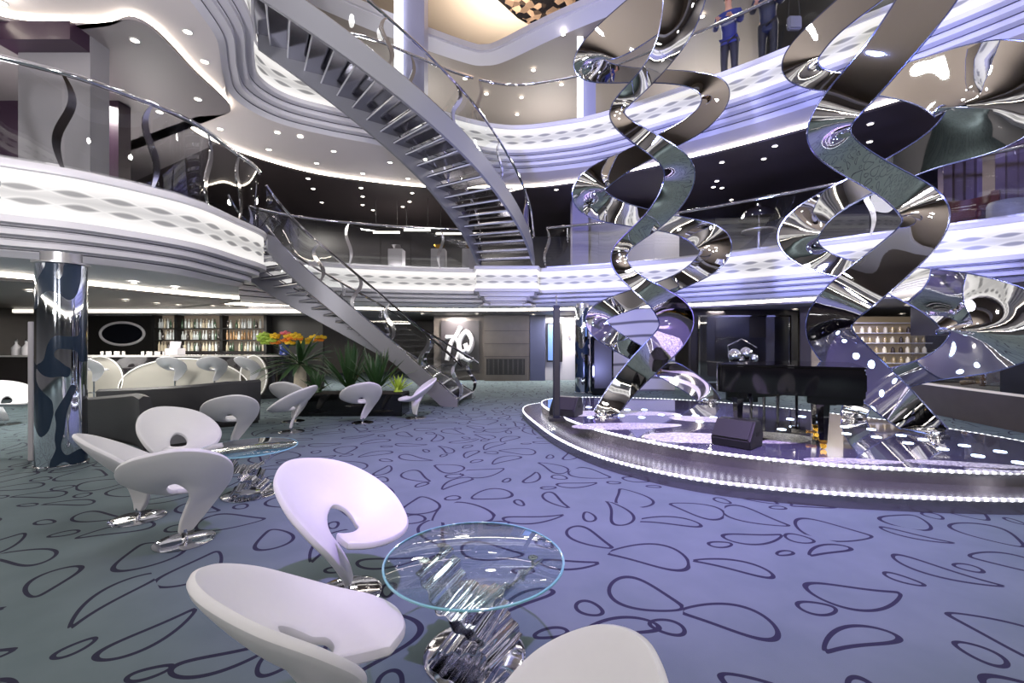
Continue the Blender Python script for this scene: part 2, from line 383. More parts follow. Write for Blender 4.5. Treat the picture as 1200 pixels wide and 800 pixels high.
M['ceil_warm'] = mat('warm_ceiling', (.70, .64, .58), .6)
struct(MB().prism([(CTR.x+RO*1.05*cos(2*pi*k/48), CTR.y+RO*1.05*sin(2*pi*k/48)) for k in range(48)], 13.6, 13.8).build('ceiling_atrium', M['ceil_warm'], smooth=0))
def mosaic():
    m = mat('dark_mosaic', (.2, .2, .2), .25, .6); nt = m.node_tree; b = nt.nodes['Principled BSDF']; tc = nt.nodes.new('ShaderNodeTexCoord')
    v = nt.nodes.new('ShaderNodeTexVoronoi'); v.inputs['Scale'].default_value = 4; nt.links.new(tc.outputs['Object'], v.inputs['Vector'])
    r = nt.nodes.new('ShaderNodeValToRGB'); r.color_ramp.elements[0].color = lin((.12, .11, .12)); r.color_ramp.elements[1].color = lin((.75, .62, .52)); r.color_ramp.elements[0].position = .45; r.color_ramp.elements[1].position = .9
    s = nt.nodes.new('ShaderNodeSeparateColor'); nt.links.new(v.outputs['Color'], s.inputs[0]); nt.links.new(s.outputs[0], r.inputs[0]); nt.links.new(r.outputs[0], b.inputs['Base Color'])
    return m
M['mosaic'] = mosaic()
struct(MB().prism([(-.9, 15.3), (.2, 16.7), (3, 19), (8, 15), (5, 10), (0, 13.0)], 13.4, 13.6).build('ceiling_mosaic', M['mosaic'], smooth=0))
def stars():
    m = mat('starry_ceiling', (.05, .05, .06), .4); nt = m.node_tree; b = nt.nodes['Principled BSDF']; tc = nt.nodes.new('ShaderNodeTexCoord')
    v = nt.nodes.new('ShaderNodeTexVoronoi'); v.inputs['Scale'].default_value = 2.6; nt.links.new(tc.outputs['Object'], v.inputs['Vector'])
    k = math_(nt, 'LESS_THAN', v.outputs['Distance'], .10); b.inputs['Emission Color'].default_value = (1, 1, 1, 1)
    nt.links.new(math_(nt, 'MULTIPLY', k, 3.0), b.inputs['Emission Strength']); return m
M['stars'] = stars()
struct(MB().prism([(6.35, 11.7), (7.1, 10.3), (10.5, 7.5), (15, 11), (10.5, 17), (7.9, 14.4)], 10.36, 10.46).build('ceiling_starry', M['stars'], smooth=0))

# outer walls, one per storey
def ringwall(name, z0, z1, m, r=RO, a0=0, a1=2*pi, n=64):
    cl = abs(a1-a0-2*pi) < 1e-6
    A = [a0+(a1-a0)*k/n for k in range(n if cl else n+1)]
    rows = [[Vector((CTR.x+r*cos(a), CTR.y+r*sin(a), z)) for a in A] for z in (z0, z1)]
    return struct(MB().grid(rows, False, cl).build(name, M[m], smooth=60))
ringwall('wall_ground', 0, 2.7, 'wood', r=18.4, a0=-.1, a1=pi+.1); ringwall('wall_ground_rear', 0, 2.7, 'grey_wall', r=18.4, a0=pi+.1, a1=2*pi-.1); ringwall('wall_mezzanine', 3.9, 6.6, 'dark', a0=-.1, a1=pi+.1)
ringwall('wall_mezzanine_rear', 3.9, 6.6, 'grey_wall', a0=pi+.1, a1=2*pi-.1); ringwall('wall_upper', 7.8, 10.55, 'grey_wall'); ringwall('wall_gallery', 10.9, 13.7, 'ceil_warm')
M['bright'] = mat('bright_nosing', (.90, .90, .92), .25, .6)
# ------------------------------------------------------------------ railings
def s_post(p, t, h, hand=1, bend=.10):     # an S-shaped flat chrome baluster standing in the rail's plane, t along the rail
    up = Vector((0, 0, 1)); n = t.cross(up).normalized(); rows = []
    for k in range(19):
        v = k/18; s = hand*bend*sin(2*pi*v)*(.55+.45*v)
        c = p+up*(h*v)+t*s; w = .018+.034*sin(pi*v); d = .012
        rows.append([c+t*w+n*d, c+t*w-n*d, c-t*w-n*d, c-t*w+n*d])
    m = MB(); m.grid(rows, False, True); o = len(m.v)-4; m.f += [(3, 2, 1, 0), (o, o+1, o+2, o+3)]
    return m
def railing(pts, D, label, h=1.32, step=.95, post_every=1, inset=.12, g='glass'):
    P = [Vector((p.x, p.y, D)) for p in pts]; n = max(1, round(plen(P)/step)); Q = resample(P, n*6)
    root = thing('glass_railing', label, 'railing', tuple(Q[0]))
    up = Vector((0, 0, 1))
    MB().tube([q+up*h for q in Q], .042, 10).build('handrail', M['chrome'], root, world=True)
    MB().grid([[q+up*.02 for q in Q], [q+up*.07 for q in Q], [q+up*.07+Vector((0, 0, 0)) for q in Q]]).build('base_channel', M['brushed'], root, world=True)
    for i in range(n):
        seg = Q[i*6:i*6+7]
        d0 = (seg[1]-seg[0]).normalized()*.012; seg = [seg[0]+d0]+seg[1:-1]+[seg[-1]-d0]
        MB().grid([[q+up*.05 for q in seg], [q+up*(h-.06) for q in seg]]).build('glass_panel', M[g], root, world=True)
        if i % post_every == 0:
            q = Q[i*6]; t = (Q[i*6+1]-q); t.z = 0; t.normalize()
            s_post(q, t, h-.02, 1 if i % 2 else -1).build('post', M['chrome'], root, world=True)
    return root
def sub_edge(E, N, inset, a, b):      # the part of a ring's edge between two plan points
    P = [p+n*inset for p, n in zip(E, N)]
    ia = min(range(len(P)), key=lambda i: (P[i]-Vector(a)).length); ib = min(range(len(P)), key=lambda i: (P[i]-Vector(b)).length)
    out = []; i = ia
    while True:
        out.append(P[i])
        if i == ib: break
        i = (i+1) % len(P)
    return out
railing(sub_edge(E2, N2, .14, (-7.6, 4.9, 0), (-5.4, 9.9, 0)), 3.9, 'curved glass railing with chrome S-shaped posts over the balcony above the bar')
railing(sub_edge(E2, N2, .14, (-6.9, 12.3, 0), (-1.3, 14.75, 0)), 3.9, 'glass railing along the back balcony between the two staircases', post_every=3)
railing(sub_edge(E2, N2, .14, (1.05, 14.7, 0), (10.6, 6, 0)), 3.9, 'long glass railing on the mezzanine behind the twisted mirror ribbons', post_every=5, step=1.6)
railing(sub_edge(E3, N3, .14, (-.9, 12.9, 0), (8.3, 6.4, 0)), 7.8, 'glass railing on the upper deck where two people lean', h=1.25, post_every=9, step=1.6, g='glass_soft')
railing(sub_edge(E3, N3, .14, (-5.2, 9.6, 0), (-1.0, 12.85, 0)), 7.8, 'short glass railing on the upper deck behind the upper staircase', h=1.25, post_every=2)

# ------------------------------------------------------------------ staircases
def bez(P, n):
    P = [Vector(p) for p in P]; out = []
    for k in range(n+1):
        t = k/n; a = 1-t; out.append(P[0]*a**3+P[1]*3*a*a*t+P[2]*3*a*t*t+P[3]*t**3)
    return out
def staircase(A, B, z0, z1, n, label, base):
    # A, B: plan curves of the two strings from bottom to top
    root = thing('staircase', label, 'staircase', base)
    NS = n*2; A = resample(A, NS); B = resample(B, NS); up = Vector((0, 0, 1)); rise = (z1-z0)/n
    zat = lambda k: z0+(z1-z0)*k/NS
    for S, other in ((A, B), (B, A)):
        rows = []
        for k in range(NS+1):
            c = S[k]; out = (c-other[k]).normalized()*.035; z = zat(k)
            lo = max(z-.33, z0+.0); hi = min(z+.16, z1+.0) if k > NS-2 else z+.16
            rows.append([c+out+up*hi, c-out+up*hi, c-out+up*lo, c+out+up*lo])
        m = MB(); m.grid(rows, False, True); o = len(m.v)-4; m.f += [(3, 2, 1, 0), (o, o+1, o+2, o+3)]
        m.build('stringer', M['stringer'], root, world=True)
    for i in range(n):
        k0 = i*2; k1 = min(NS, i*2+2.6); k1i = int(k1); z = z0+rise*(i+1)
        a0, b0 = A[k0], B[k0]; a1 = A[k1i].lerp(A[min(NS, k1i+1)], k1-k1i); b1 = B[k1i].lerp(B[min(NS, k1i+1)], k1-k1i)
        m = MB(); vs = [p+up*q for q in (z-.05, z) for p in (a0, b0, b1, a1)]
        m.add(vs, [(3, 2, 1, 0), (4, 5, 6, 7), (0, 1, 5, 4), (1, 2, 6, 5), (2, 3, 7, 6), (3, 0, 4, 7)])
        tr = m.build('tread', M['tread'], root, smooth=0, world=True)
        e0 = a0.lerp(b0, .03)+up*(z-.02); e1 = a0.lerp(b0, .97)+up*(z-.02); h0 = a1.lerp(b1, .03)+up*(z-.045); h1 = a1.lerp(b1, .97)+up*(z-.045)
        q = MB().tube([e0, e1], .028, 8).tube([h0, h1], .018, 8).build('nosing', M['bright'], tr)

    for S, other in ((A, B), (B, A)):
        inn = [(o-c).normalized()*.02 for c, o in zip(S, other)]
        H = [c+i_+up*(zat(k)+1.08) for k, (c, i_) in enumerate(zip(S, inn))]
        H = [H[0]+(H[0]-H[1])*1.2+up*-.02]+H
        MB().tube(H, .03, 8).build('handrail', M['chrome'], root, world=True)
        H2 = [c+i_+up*(zat(k)+.20) for k, (c, i_) in enumerate(zip(S, inn))]
        MB().tube(H2, .018, 6).build('glass_clamp_rail', M['chrome'], root, world=True)
        npan = 5; q = NS//npan
        for j in range(npan):
            ks = list(range(j*q, (j+1)*q+1)) if j < npan-1 else list(range(j*q, NS+1))
            r0 = [S[k]+inn[k]+up*(zat(k)+.18) for k in ks]; r1 = [S[k]+inn[k]+up*(zat(k)+1.0) for k in ks]
            MB().grid([r0, r1]).build('glass_panel', M['glass'], root, world=True)
            k = ks[0]; t = S[min(NS, k+1)]-S[max(0, k-1)]; t.z = 0; t.normalize()
            s_post(S[k]+inn[k]+up*(zat(k)+.12), t, .96, 1 if j % 2 else -1, .14).build('post', M['chrome'], root, world=True)
    return root
lowB = bez([(-1.3, 10.85, 0), (-3.6, 11.25, 0), (-5.0, 11.3, 0), (-5.36, 9.95, 0)], 60)
lowA = bez([(-1.1, 12.5, 0), (-4.2, 13.1, 0), (-7.1, 12.4, 0), (-6.6, 10.55, 0)], 60)
staircase(lowA, lowB, 0, 3.9, 22, 'curved silver staircase rising from the carpet to the balcony above the bar', (-1.2, 11.6, 0))
cp = cat([(-.16, 14.15, 0), (-.32, 13.1, 0), (-.72, 12, 0), (-1.38, 10.85, 0), (-2.05, 10.1, 0), (-2.68, 9.58, 0), (-3.4, 9.1, 0), (-4.2, 8.68, 0), (-4.8, 8.42, 0)], 8)
nn = normals2(cp)
upA = [p-n*.84 for p, n in zip(cp, nn)]; upB = [p+n*.84 for p, n in zip(cp, nn)]
staircase(upA, upB, 3.9, 7.8, 22, 'curved silver staircase seen from below climbing from mezzanine to the upper deck', (-.16, 14.15, 3.9))
# ------------------------------------------------------------------ twisted mirror ribbons on the stage
M['edge_blue'] = mat('ribbon_edge', (.55, .58, .74), .2, 1)
def ribbon(name, ctrl, label, facing, n=12, th=.016):
    # ctrl down the centre line: where it is seen and how deep, its width and its turn out of the facing direction
    P = [at(c[0], c[1], c[2]) for c in ctrl]; d = Vector(facing).normalized()
    W = cat([(c[3]*c[2]/F, radians(c[4]), 0) for c in ctrl], n); C = cat(P, n)
    for _ in range(90): C = [C[0]]+[(a+b*2+c)/4 for a, b, c in zip(C, C[1:], C[2:])]+[C[-1]]
    rows = []; X = []
    root = thing(name, label, 'sculpture', tuple(C[-1]))
    for i, c in enumerate(C):
        t = (C[min(i+1, len(C)-1)]-C[max(i-1, 0)]).normalized()
        x = t.cross(d).normalized(); nn_ = x.cross(t); X.append((x*cos(W[i].y)+nn_*sin(W[i].y)).normalized())
    for _ in range(140): X = [X[0]]+[(a+b*2+c).normalized() for a, b, c in zip(X, X[1:], X[2:])]+[X[-1]]
    for i, c in enumerate(C): rows.append([c+X[i]*W[i].x*q for q in (-.5, -.25, 0, .25, .5)])
    rows = [[Vector((p.x, p.y, max(p.z, .33))) for p in r] for r in rows]
    MB().sheet(rows, th).build('ribbon', M['mirror'], root, world=True, smooth=50)
    for e in (0, 4): MB().tube([r[e] for r in rows], .013, 6).build('edge_band', M['edge_blue'], root, world=True)
    p = C[-1]
    MB().lathe([(.13, 0), (.13, .02), (.07, .03), (.07, .07)], 20, (p.x, p.y, .3045)).build('foot_plate', M['chrome'], root, world=True)
    return root
ribbon('ribbon_sculpture', [(800, -70, 7.3, 50, 0), (806, -20, 7.4, 50, 0), (797, 25, 7.5, 42, 15), (776, 68, 7.5, 30, 55), (748, 102, 7.5, 22, 60), (722, 124, 7.6, 17, 20), (722, 141, 7.5, 17, 0), (750, 160, 7.3, 20, 0), (785, 181, 7.3, 25, 0),
        (802, 204, 7.5, 34, 0), (784, 240, 7.7, 30, 25), (758, 266, 7.8, 24, 45), (732, 285, 7.8, 18, 40), (720, 304, 7.7, 18, 5), (740, 328, 7.5, 18, 0), (770, 347, 7.4, 26, 0), (795, 368, 7.5, 38, 0), (792, 391, 7.7, 36, 10), (765, 417, 7.9, 34, 15), (735, 447, 7.9, 30, 10), (713, 478, 7.8, 26, 0), (706, 489, 7.75, 24, 0)],
       'slim zigzag mirror ribbon sculpture standing at the piano tail', (.33, .94, .1))
ribbon('ribbon_sculpture', [(850, -60, 9.2, 60, 0), (790, -10, 8.8, 60, 0), (735, 35, 8.6, 55, 0), (688, 68, 8.7, 42, 0), (690, 84, 9.0, 30, 10), (745, 89, 9.4, 20, 30), (810, 90, 9.6, 18, 10), (848, 105, 9.5, 30, 0), (826, 142, 9.2, 25, 0), (785, 163, 9.0, 22, 10), (735, 188, 8.8, 24, 0),
        (690, 212, 8.8, 34, 0), (684, 236, 9.0, 36, 0), (735, 254, 9.4, 26, 30), (800, 263, 9.6, 22, 10), (844, 282, 9.5, 36, 0), (835, 308, 9.3, 28, 0), (795, 331, 9.1, 18, 10), (750, 349, 9.0, 22, 0), (695, 365, 9.0, 24, 0), (698, 385, 9.3, 24, 30), (735, 408, 9.7, 20, 20), (785, 434, 9.6, 24, 0), (822, 455, 9.4, 24, 0), (834, 473, 9.3, 22, 0)],
       'broad looping mirror ribbon sculpture behind the slim zigzag one', (.3, .95, .1))
ribbon('ribbon_sculpture', [(1115, -70, 6.1, 62, 0), (1100, -25, 6.0, 60, 0), (1078, 12, 5.9, 56, 0), (1040, 62, 5.8, 50, 5), (992, 116, 5.9, 48, 5), (962, 155, 6.1, 42, 0), (986, 182, 6.3, 34, 0), (1040, 212, 6.4, 32, 0), (1086, 240, 6.3, 40, 0), (1086, 268, 6.1, 42, 0),
        (1050, 302, 5.9, 46, 0), (1000, 343, 5.8, 50, 0), (960, 378, 6.2, 44, 0), (985, 412, 6.65, 46, 0), (1035, 460, 6.7, 44, 0), (1080, 498, 6.35, 36, 0), (1098, 513, 6.1, 30, 0)],
       'tall wide mirror ribbon sculpture standing beside the piano keyboard', (.6, .8, .1))
ribbon('ribbon_sculpture', [(1090, -70, 7.8, 40, 0), (1030, -18, 7.9, 38, 0), (970, 28, 8.0, 34, 0), (928, 72, 8.1, 38, 0), (950, 96, 8.1, 24, 0), (1010, 98, 7.8, 24, 20), (1075, 92, 7.2, 50, 0), (1140, 88, 6.6, 90, 0), (1180, 108, 6.3, 112, 0), (1155, 148, 6.5, 80, 0), (1095, 175, 6.9, 42, 5), (1035, 206, 7.4, 30, 0), (970, 236, 7.8, 32, 0),
        (926, 272, 8.0, 42, 0), (945, 303, 8.0, 28, 0), (1000, 318, 7.7, 22, 20), (1075, 333, 7.1, 42, 0), (1140, 356, 6.6, 72, 0), (1178, 384, 6.3, 104, 0), (1150, 412, 6.5, 62, 0), (1095, 432, 6.9, 30, 0), (1040, 445, 7.3, 26, 0), (1010, 462, 7.5, 26, 0), (1000, 484, 7.6, 24, 0), (1000, 490, 7.55, 22, 0)],
       'widest mirror ribbon sculpture sweeping behind the piano towards the display window', (.55, .83, .1))
# ------------------------------------------------------------------ stage
UP = [(.62, 9.4), (.85, 7.8), (1.22, 6.7), (1.72, 5.92), (2.35, 5.3), (3.2, 4.83), (4.1, 4.6), (5.03, 4.5), (5.9, 4.75), (6.5, 5.4), (6.45, 6.5), (5.9, 7.7), (4.9, 9.0), (3.6, 9.9), (2.1, 10.3), (1.0, 10.15)]
LO = [(.24, 9.6), (.5, 7.6), (.8, 6.4), (1.2, 5.55), (1.83, 4.87), (2.54, 4.5), (3.4, 4.28), (4.7, 4.16), (5.9, 4.3), (6.8, 5.1), (6.9, 6.6), (6.3, 7.95), (5.2, 9.35), (3.8, 10.3), (2.1, 10.75), (.75, 10.55)]
UPc = cat([(a, b, 0) for a, b in UP], 8, True); LOc = cat([(a, b, 0) for a, b in LO], 8, True)
def led_mat():
    m = bpy.data.materials.new('led_strip'); m.use_nodes = True; nt = m.node_tree; b = nt.nodes['Principled BSDF']
    uv = nt.nodes.new('ShaderNodeUVMap'); sx = nt.nodes.new('ShaderNodeSeparateXYZ'); nt.links.new(uv.outputs[0], sx.inputs[0])
    f = math_(nt, 'FRACT', math_(nt, 'MULTIPLY', sx.outputs[0], 1/.075)); d = math_(nt, 'ABSOLUTE', math_(nt, 'SUBTRACT', f, .5))
    k = math_(nt, 'SUBTRACT', 1, math_(nt, 'MULTIPLY', d, 3.2), clamp=True)
    b.inputs['Base Color'].default_value = lin((.7, .7, .7)); b.inputs['Emission Color'].default_value = lin((.96, .97, 1))
    nt.links.new(math_(nt, 'MULTIPLY_ADD', k, 6.0, .35), b.inputs['Emission Strength']); return m
M['led'] = led_mat()
M['stage_top'] = mat('polished_stage_floor', (.34, .34, .41), .08, 0, coat=1)
M['stage_side'] = mat('brushed_riser', (.50, .49, .52), .22, .8)
def glitter():
    m = mat('glitter_inlay', (.75, .75, .76), .3, .3); nt = m.node_tree; b = nt.nodes['Principled BSDF']; tc = nt.nodes.new('ShaderNodeTexCoord')
    v = nt.nodes.new('ShaderNodeTexVoronoi'); v.inputs['Scale'].default_value = 55; nt.links.new(tc.outputs['Object'], v.inputs['Vector'])
    s = nt.nodes.new('ShaderNodeSeparateColor'); nt.links.new(v.outputs['Color'], s.inputs[0])
    r = nt.nodes.new('ShaderNodeValToRGB'); r.color_ramp.elements[0].color = lin((.52, .52, .52)); r.color_ramp.elements[1].color = lin((1, 1, .98)); nt.links.new(s.outputs[0], r.inputs[0]); nt.links.new(r.outputs[0], b.inputs['Base Color'])
    nm = nt.nodes.new('ShaderNodeBump'); nm.inputs['Strength'].default_value = .5; nt.links.new(s.outputs[1], nm.inputs['Height']); nt.links.new(nm.outputs[0], b.inputs['Normal'])
    return m
M['glitter'] = glitter()
M['floor_led'] = mat('stage_uplight', (.8, .85, 1), .3, emit=(.80, .88, 1), estr=7)
stage = thing('stage', 'low two-step stage with rows of bright LED dots and a dark mirror floor', 'stage', (3.6, 7.4, 0))
MB().prism([(p.x, p.y) for p in LOc], 0, .15).build('lower_step', M['stage_side'], stage, world=True, smooth=30)
MB().prism([(p.x, p.y) for p in UPc], .15, .285).build('riser', M['stage_side'], stage, world=True, smooth=30)
MB().prism([(p.x, p.y) for p in UPc], .285, .30).build('stage_floor', M['stage_top'], stage, world=True, smooth=30)
def led(P, z):
    N = normals2(P, True); C = P+[P[0]]; s = [0]
    for a, b in zip(C, C[1:]): s.append(s[-1]+(b-a).length)
    rows = []
    for o, dz in ((.002, -.028), (.018, -.026), (.022, -.012), (.018, 0), (.0, .004)):
        r = [p-n*o*SGN+Vector((0, 0, z+dz)) for p, n in zip(P, N)]; rows.append(r+[r[0].copy()])
    m = MB().grid(rows); m.uv = [(x, 0) for r in rows for x in s]; return m
n0 = normals2(UPc, True)[0]; SGN = 1 if n0.dot(UPc[0]-Vector((3.6, 7.4, 0))) < 0 else -1
led(UPc, .30).build('led_strip', M['led'], stage, world=True); led(LOc, .15).build('led_strip', M['led'], stage, world=True)
def inlay(px, py, w, h, rot=0):
    c = ath(px, py, .30); a = radians(rot)
    pts = []
    for k in range(28):
        t = 2*pi*k/28; x = w/2*cos(t); y = h/2*sin(t)*(1-.25*cos(t)); pts.append((c.x+x*cos(a)-y*sin(a), c.y+x*sin(a)+y*cos(a)))
    MB().prism(pts, .3002, .3035).build('glitter_inlay', M['glitter'], stage, world=True, smooth=0)
for q in [(690, 484, .9, .55, 10), (750, 484, 1.4, .5, -8), (735, 499, 1.7, .5, 5), (825, 491, 1.1, .5, -15), (826, 513, 1.6, .62, -4), (905, 512, 1.0, .75, 0), (1000, 540, 1.0, .22, -6), (1135, 544, 1.15, .2, -14), (1175, 552, .6, .1, -20)]: inlay(*q)
for px, py in [(672, 478), (690, 477), (692, 489), (712, 479), (735, 480), (755, 480), (728, 487), (752, 489), (775, 486), (795, 487), (815, 487), (820, 494), (836, 489), (926, 491), (930, 500), (916, 503), (966, 497), (990, 500), (992, 508), (1021, 503), (1027, 512), (1056, 510), (1064, 519), (1082, 515), (1105, 526), (1130, 522), (1146, 534), (1172, 529), (1194, 542), (940, 488)]:
    p = ath(px, py, .30)
    MB().lathe([(.055, 0), (.055, .006), (.045, .008), (.0001, .008)], 14, (p.x, p.y, .3005)).build('floor_light', M['floor_led'], stage, world=True)

# ------------------------------------------------------------------ grand piano (axes: local y runs from keyboard to tail)
ax = Vector((-.866, .5, 0)); kb = Vector((4.02, 5.12, .30))+ax*.25
piano = thing('grand_piano', 'glossy black grand piano with its lid closed on the stage', 'piano', (kb.x, kb.y, .3045), math.atan2(-ax.x, ax.y))
LN = 1.34; WD = 1.40   # spine along local y at x=0; width to +x
out = [(0, -.22), (WD, -.22), (WD, .42), (WD-.04, .62), (WD-.18, .80), (WD-.42, .92), (WD-.60, 1.04), (WD-.72, 1.18), (WD-.86, 1.29), (WD-1.02, LN), (.16, LN), (.05, LN-.03), (0, LN-.1)]
MB().prism(out, .62, .955).build('case', M['black_gloss'], piano, bevel=.008)
lid = [(x*1.012-.008, y*1.008-.008) for x, y in out]
MB().prism(lid, .958, .982).build('lid', M['black_gloss'], piano, bevel=.006)
MB().box((.02, .5, .97), (.012, .07, .04)).box((.02, 1.05, .97), (.012, .07, .04)).build('lid_hinge', M['chrome'], piano)
MB().prism([(.01, -.20), (WD-.01, -.20), (WD-.01, .34), (.01, .34)], .54, .63).build('keybed', M['black_gloss'], piano, bevel=.008)
MB().box((WD/2, -.228, .80), (WD-.12, .02, .20)).build('fallboard', M['black_gloss'], piano, bevel=.004)
MB().box((WD/2, -.235, .72), (.05, .012, .02)).build('lock_plate', M['brass'], piano, smooth=0)
for (x, y) in ((.13, .17), (WD-.13, .17), (.36, 1.10)):
    lg = MB().box((x, y, .575), (.20, .24, .09)).lathe([(.042, .10), (.055, .30), (.068, .52), (.085, .56)], 4, (x, y, 0))
    l = lg.build('leg', M['black_gloss'], piano, smooth=0)
    MB().lathe([(.03, .05), (.04, .06), (.046, .10)], 12, (x, y, 0)).box((x, y, .06), (.07, .03, .03)).tube([(x-.035, y, .035), (x+.035, y, .035)], .034, 14).build('caster', M['brass'], l)
ly = MB().box((WD/2, .40, .10), (.26, .16, .05)).tube([(WD/2-.09, .42, .56), (WD/2-.05, .42, .12)], .014).tube([(WD/2+.09, .42, .56), (WD/2+.05, .42, .12)], .014).tube([(WD/2-.025, .42, .58), (WD/2-.02, .42, .12)], .008).tube([(WD/2+.025, .42, .58), (WD/2+.02, .42, .12)], .008)
lyr = ly.build('pedal_lyre', M['black_gloss'], piano)
for k in (-1, 0, 1): MB().box((WD/2+k*.06, .28, .09), (.03, .16, .012)).build('pedal', M['brass'], lyr)
md = MB().box((.0, .0, 0), (.005, .18, .05)); md.xf(Matrix.Translation((-.012, .5, .78)))
# stool
sp = ath(888, 495, .30)
st = thing('piano_stool', 'low black padded stool standing behind the piano on the stage', 'stool', (sp.x, sp.y, .3045), .3)
MB().box((0, 0, .46), (.62, .34, .09)).build('seat', M['black_gloss'], st, bevel=.02)
for x in (-.26, .26):
    for y in (-.13, .13): MB().lathe([(.018, 0), (.026, .42)], 10, (x, y, 0)).build('leg', M['black_gloss'], st)

# ------------------------------------------------------------------ monitors and column speaker on the stage
def wedge(name, px, py, rz, label, sc=1):
    p = ath(px, py, .30); t = thing(name, label, 'speaker', (p.x, p.y, .3045), rz); t.scale = (sc,)*3
    W = .46; prof = [(-.17, 0), (.20, 0), (.22, .10), (.05, .31), (-.12, .31), (-.20, .14)]
    vs = [Vector((s*W/2, y, z)) for s in (-1, 1) for y, z in prof]; n = 6
    MB().add(vs, [tuple(range(n)), tuple(range(2*n-1, n-1, -1))]+[(i, (i+1) % n, n+(i+1) % n, n+i) for i in range(n)]).build('cabinet', M['black'], t, smooth=0, bevel=.008)
    g = Vector((.22-.05, 0)); a = math.atan2(.21, -.17)
    MB().box((0, 0, 0), (W*.9, .24, .012)).xf(Matrix.Translation((0, .140, .208)) @ Matrix.Rotation(a-pi, 4, 'X') if False else Matrix.Translation((0, .141, .211)) @ Matrix.Rotation(-.89, 4, 'X')).build('grille', mat('speaker_grille', (.13, .13, .14), .5, .3), t, smooth=0)
    for s in (-1, 1): MB().box((s*(W/2+.001), -.02, .16), (.004, .10, .05)).build('handle_recess', mat('recess', (.015, .015, .015), .6), t, smooth=0)
    return t
wedge('stage_monitor', 864, 521, 2.3, 'black wedge stage monitor in front of the piano', 1.0)
wedge('stage_monitor', 664, 486, 2.6, 'small black wedge stage monitor beside the slim pole at the stage edge', 1.0)
p = ath(652, 493, .30)
cs = thing('column_speaker', 'tall slim dark pole speaker standing at the stage edge', 'speaker', (p.x, p.y, .30))
MB().box((0, 0, .03), (.26, .26, .05)).build('base', M['black'], cs, bevel=.006)
MB().box((0, 0, .95), (.105, .12, 1.8)).build('column', mat('navy_cabinet', (.07, .085, .15), .55, spec=.3), cs, bevel=.008)
MB().box((0, -.062, .95), (.08, .006, 1.7)).build('grille', M['black'], cs, smooth=0)
MB().tube([(0, 0, 1.85), (0, 0, 2.0)], .008).sphere((0, 0, 2.0), .016).build('antenna', M['chrome'], cs)
# ------------------------------------------------------------------ swirl chairs
def swirl_rows(S, nu=7, nv=9, bulge=.0):
    I = cat([s[0] for s in S], nu); O = cat([s[1] for s in S], nu); rows = []
    B = cat([(s[2], 0, 0) for s in S], nu)
    for a, b, q in zip(I, O, B):
        r = []
        for k in range(nv):
            v = k/(nv-1); p = a.lerp(b, v)
            p = p+Vector((0, 0, -q.x*sin(pi*v))); r.append(p)
        rows.append(r)
    return rows
def make_chair(label, group=None):
    t = thing('swirl_chair', label, 'chair', group=group)
    # (inner point on the hole's edge, outer point on the rim, sag)
    S = [((.03, .035, .075), (-.055, -.03, .075), 0), ((.01, .05, .17), (-.155, -.085, .205), 0), ((-.045, .08, .30), (-.275, -.10, .36), .0), ((-.085, .115, .385), (-.375, -.045, .50), .015),
         ((-.085, .15, .455), (-.43, .11, .655), .03), ((-.058, .17, .505), (-.375, .32, .79), .045), ((-.01, .18, .54), (-.19, .465, .86), .05), ((.035, .17, .53), (.06, .48, .835), .05),
         ((.07, .13, .495), (.28, .39, .765), .045), ((.078, .075, .45), (.42, .215, .655), .04), ((.065, .03, .42), (.465, .02, .535), .03), ((.045, -.02, .41), (.385, -.17, .455), .025),
         ((.0, -.035, .405), (.255, -.315, .425), .02), ((-.045, -.03, .405), (.075, -.38, .42), .015), ((-.085, -.005, .408), (-.11, -.345, .428), .01), ((-.115, .02, .415), (-.235, -.225, .44), .005)]
    rows = swirl_rows(S)
    MB().sheet(rows, .05).build('shell', M['leather'], t, smooth=70, sub=1)
    MB().tube([(-.015, .015, .012), (-.015, .015, .10)], .022, 14).build('stem', M['chrome'], t)
    MB().lathe([(.235, 0), (.238, .006), (.22, .011), (.05, .014), (.0001, .016)], 36, (-.015, .015, 0)).build('base_plate', M['chrome'], t)
    t.scale = (.88, .88, .95)
    return t
ch0 = make_chair('white swirl chair with its seat towards the glass table, lower of the two beside it')
def ang(dx, dy): return math.atan2(dx, -dy)      # chair's front (-y) turned to (dx,dy)
CH = [(-.74, 1.78, ang(.80, .60), None),
      (-1.02, 2.88, ang(.85, -.45), 'white swirl chair with an open hole facing the front glass table'),
      (-.07, 1.08, ang(-1, .15), 'white swirl chair of which only the rounded top shows in front of the glass table'),
      (-2.62, 3.63, ang(-.25, .97), 'white swirl chair seen from its grey back beside the second glass table'),
      (-3.35, 4.10, ang(.84, .54), 'white swirl chair with a tall pointed wing beside the mirrored column'),
      (-3.75, 5.15, ang(.8, -.75), 'white swirl chair facing out in front of the dark sofa'),
      (-4.2, 6.85, ang(-.3, 1), 'white swirl chair turned away behind the second glass table, by the sofa end'),
      (-3.85, 7.9, ang(-.9, .35), 'white swirl chair in profile in front of the potted palm'),
      (-2.9, 8.8, ang(-.25, 1), 'white swirl chair with its round back in front of the dark planter'),
      (-1.98, 9.3, ang(-.95, -.1), 'white swirl chair in profile beside the foot of the staircase'),
      (-9.55, 8.6, ang(.6, -.6), 'white swirl chair by the bar, beyond the pale glass screen and mirrored column'),
      (-4.3, 8.95, ang(.3, 1), 'white swirl chair under the flowers, mostly hidden by the palm')]
for i, (x, y, r, lb) in enumerate(CH):
    if i == 0: ch0.location = (x, y, 0); ch0.rotation_euler = (0, 0, r)
    else: dup(ch0, (x, y, 0), r, lb)

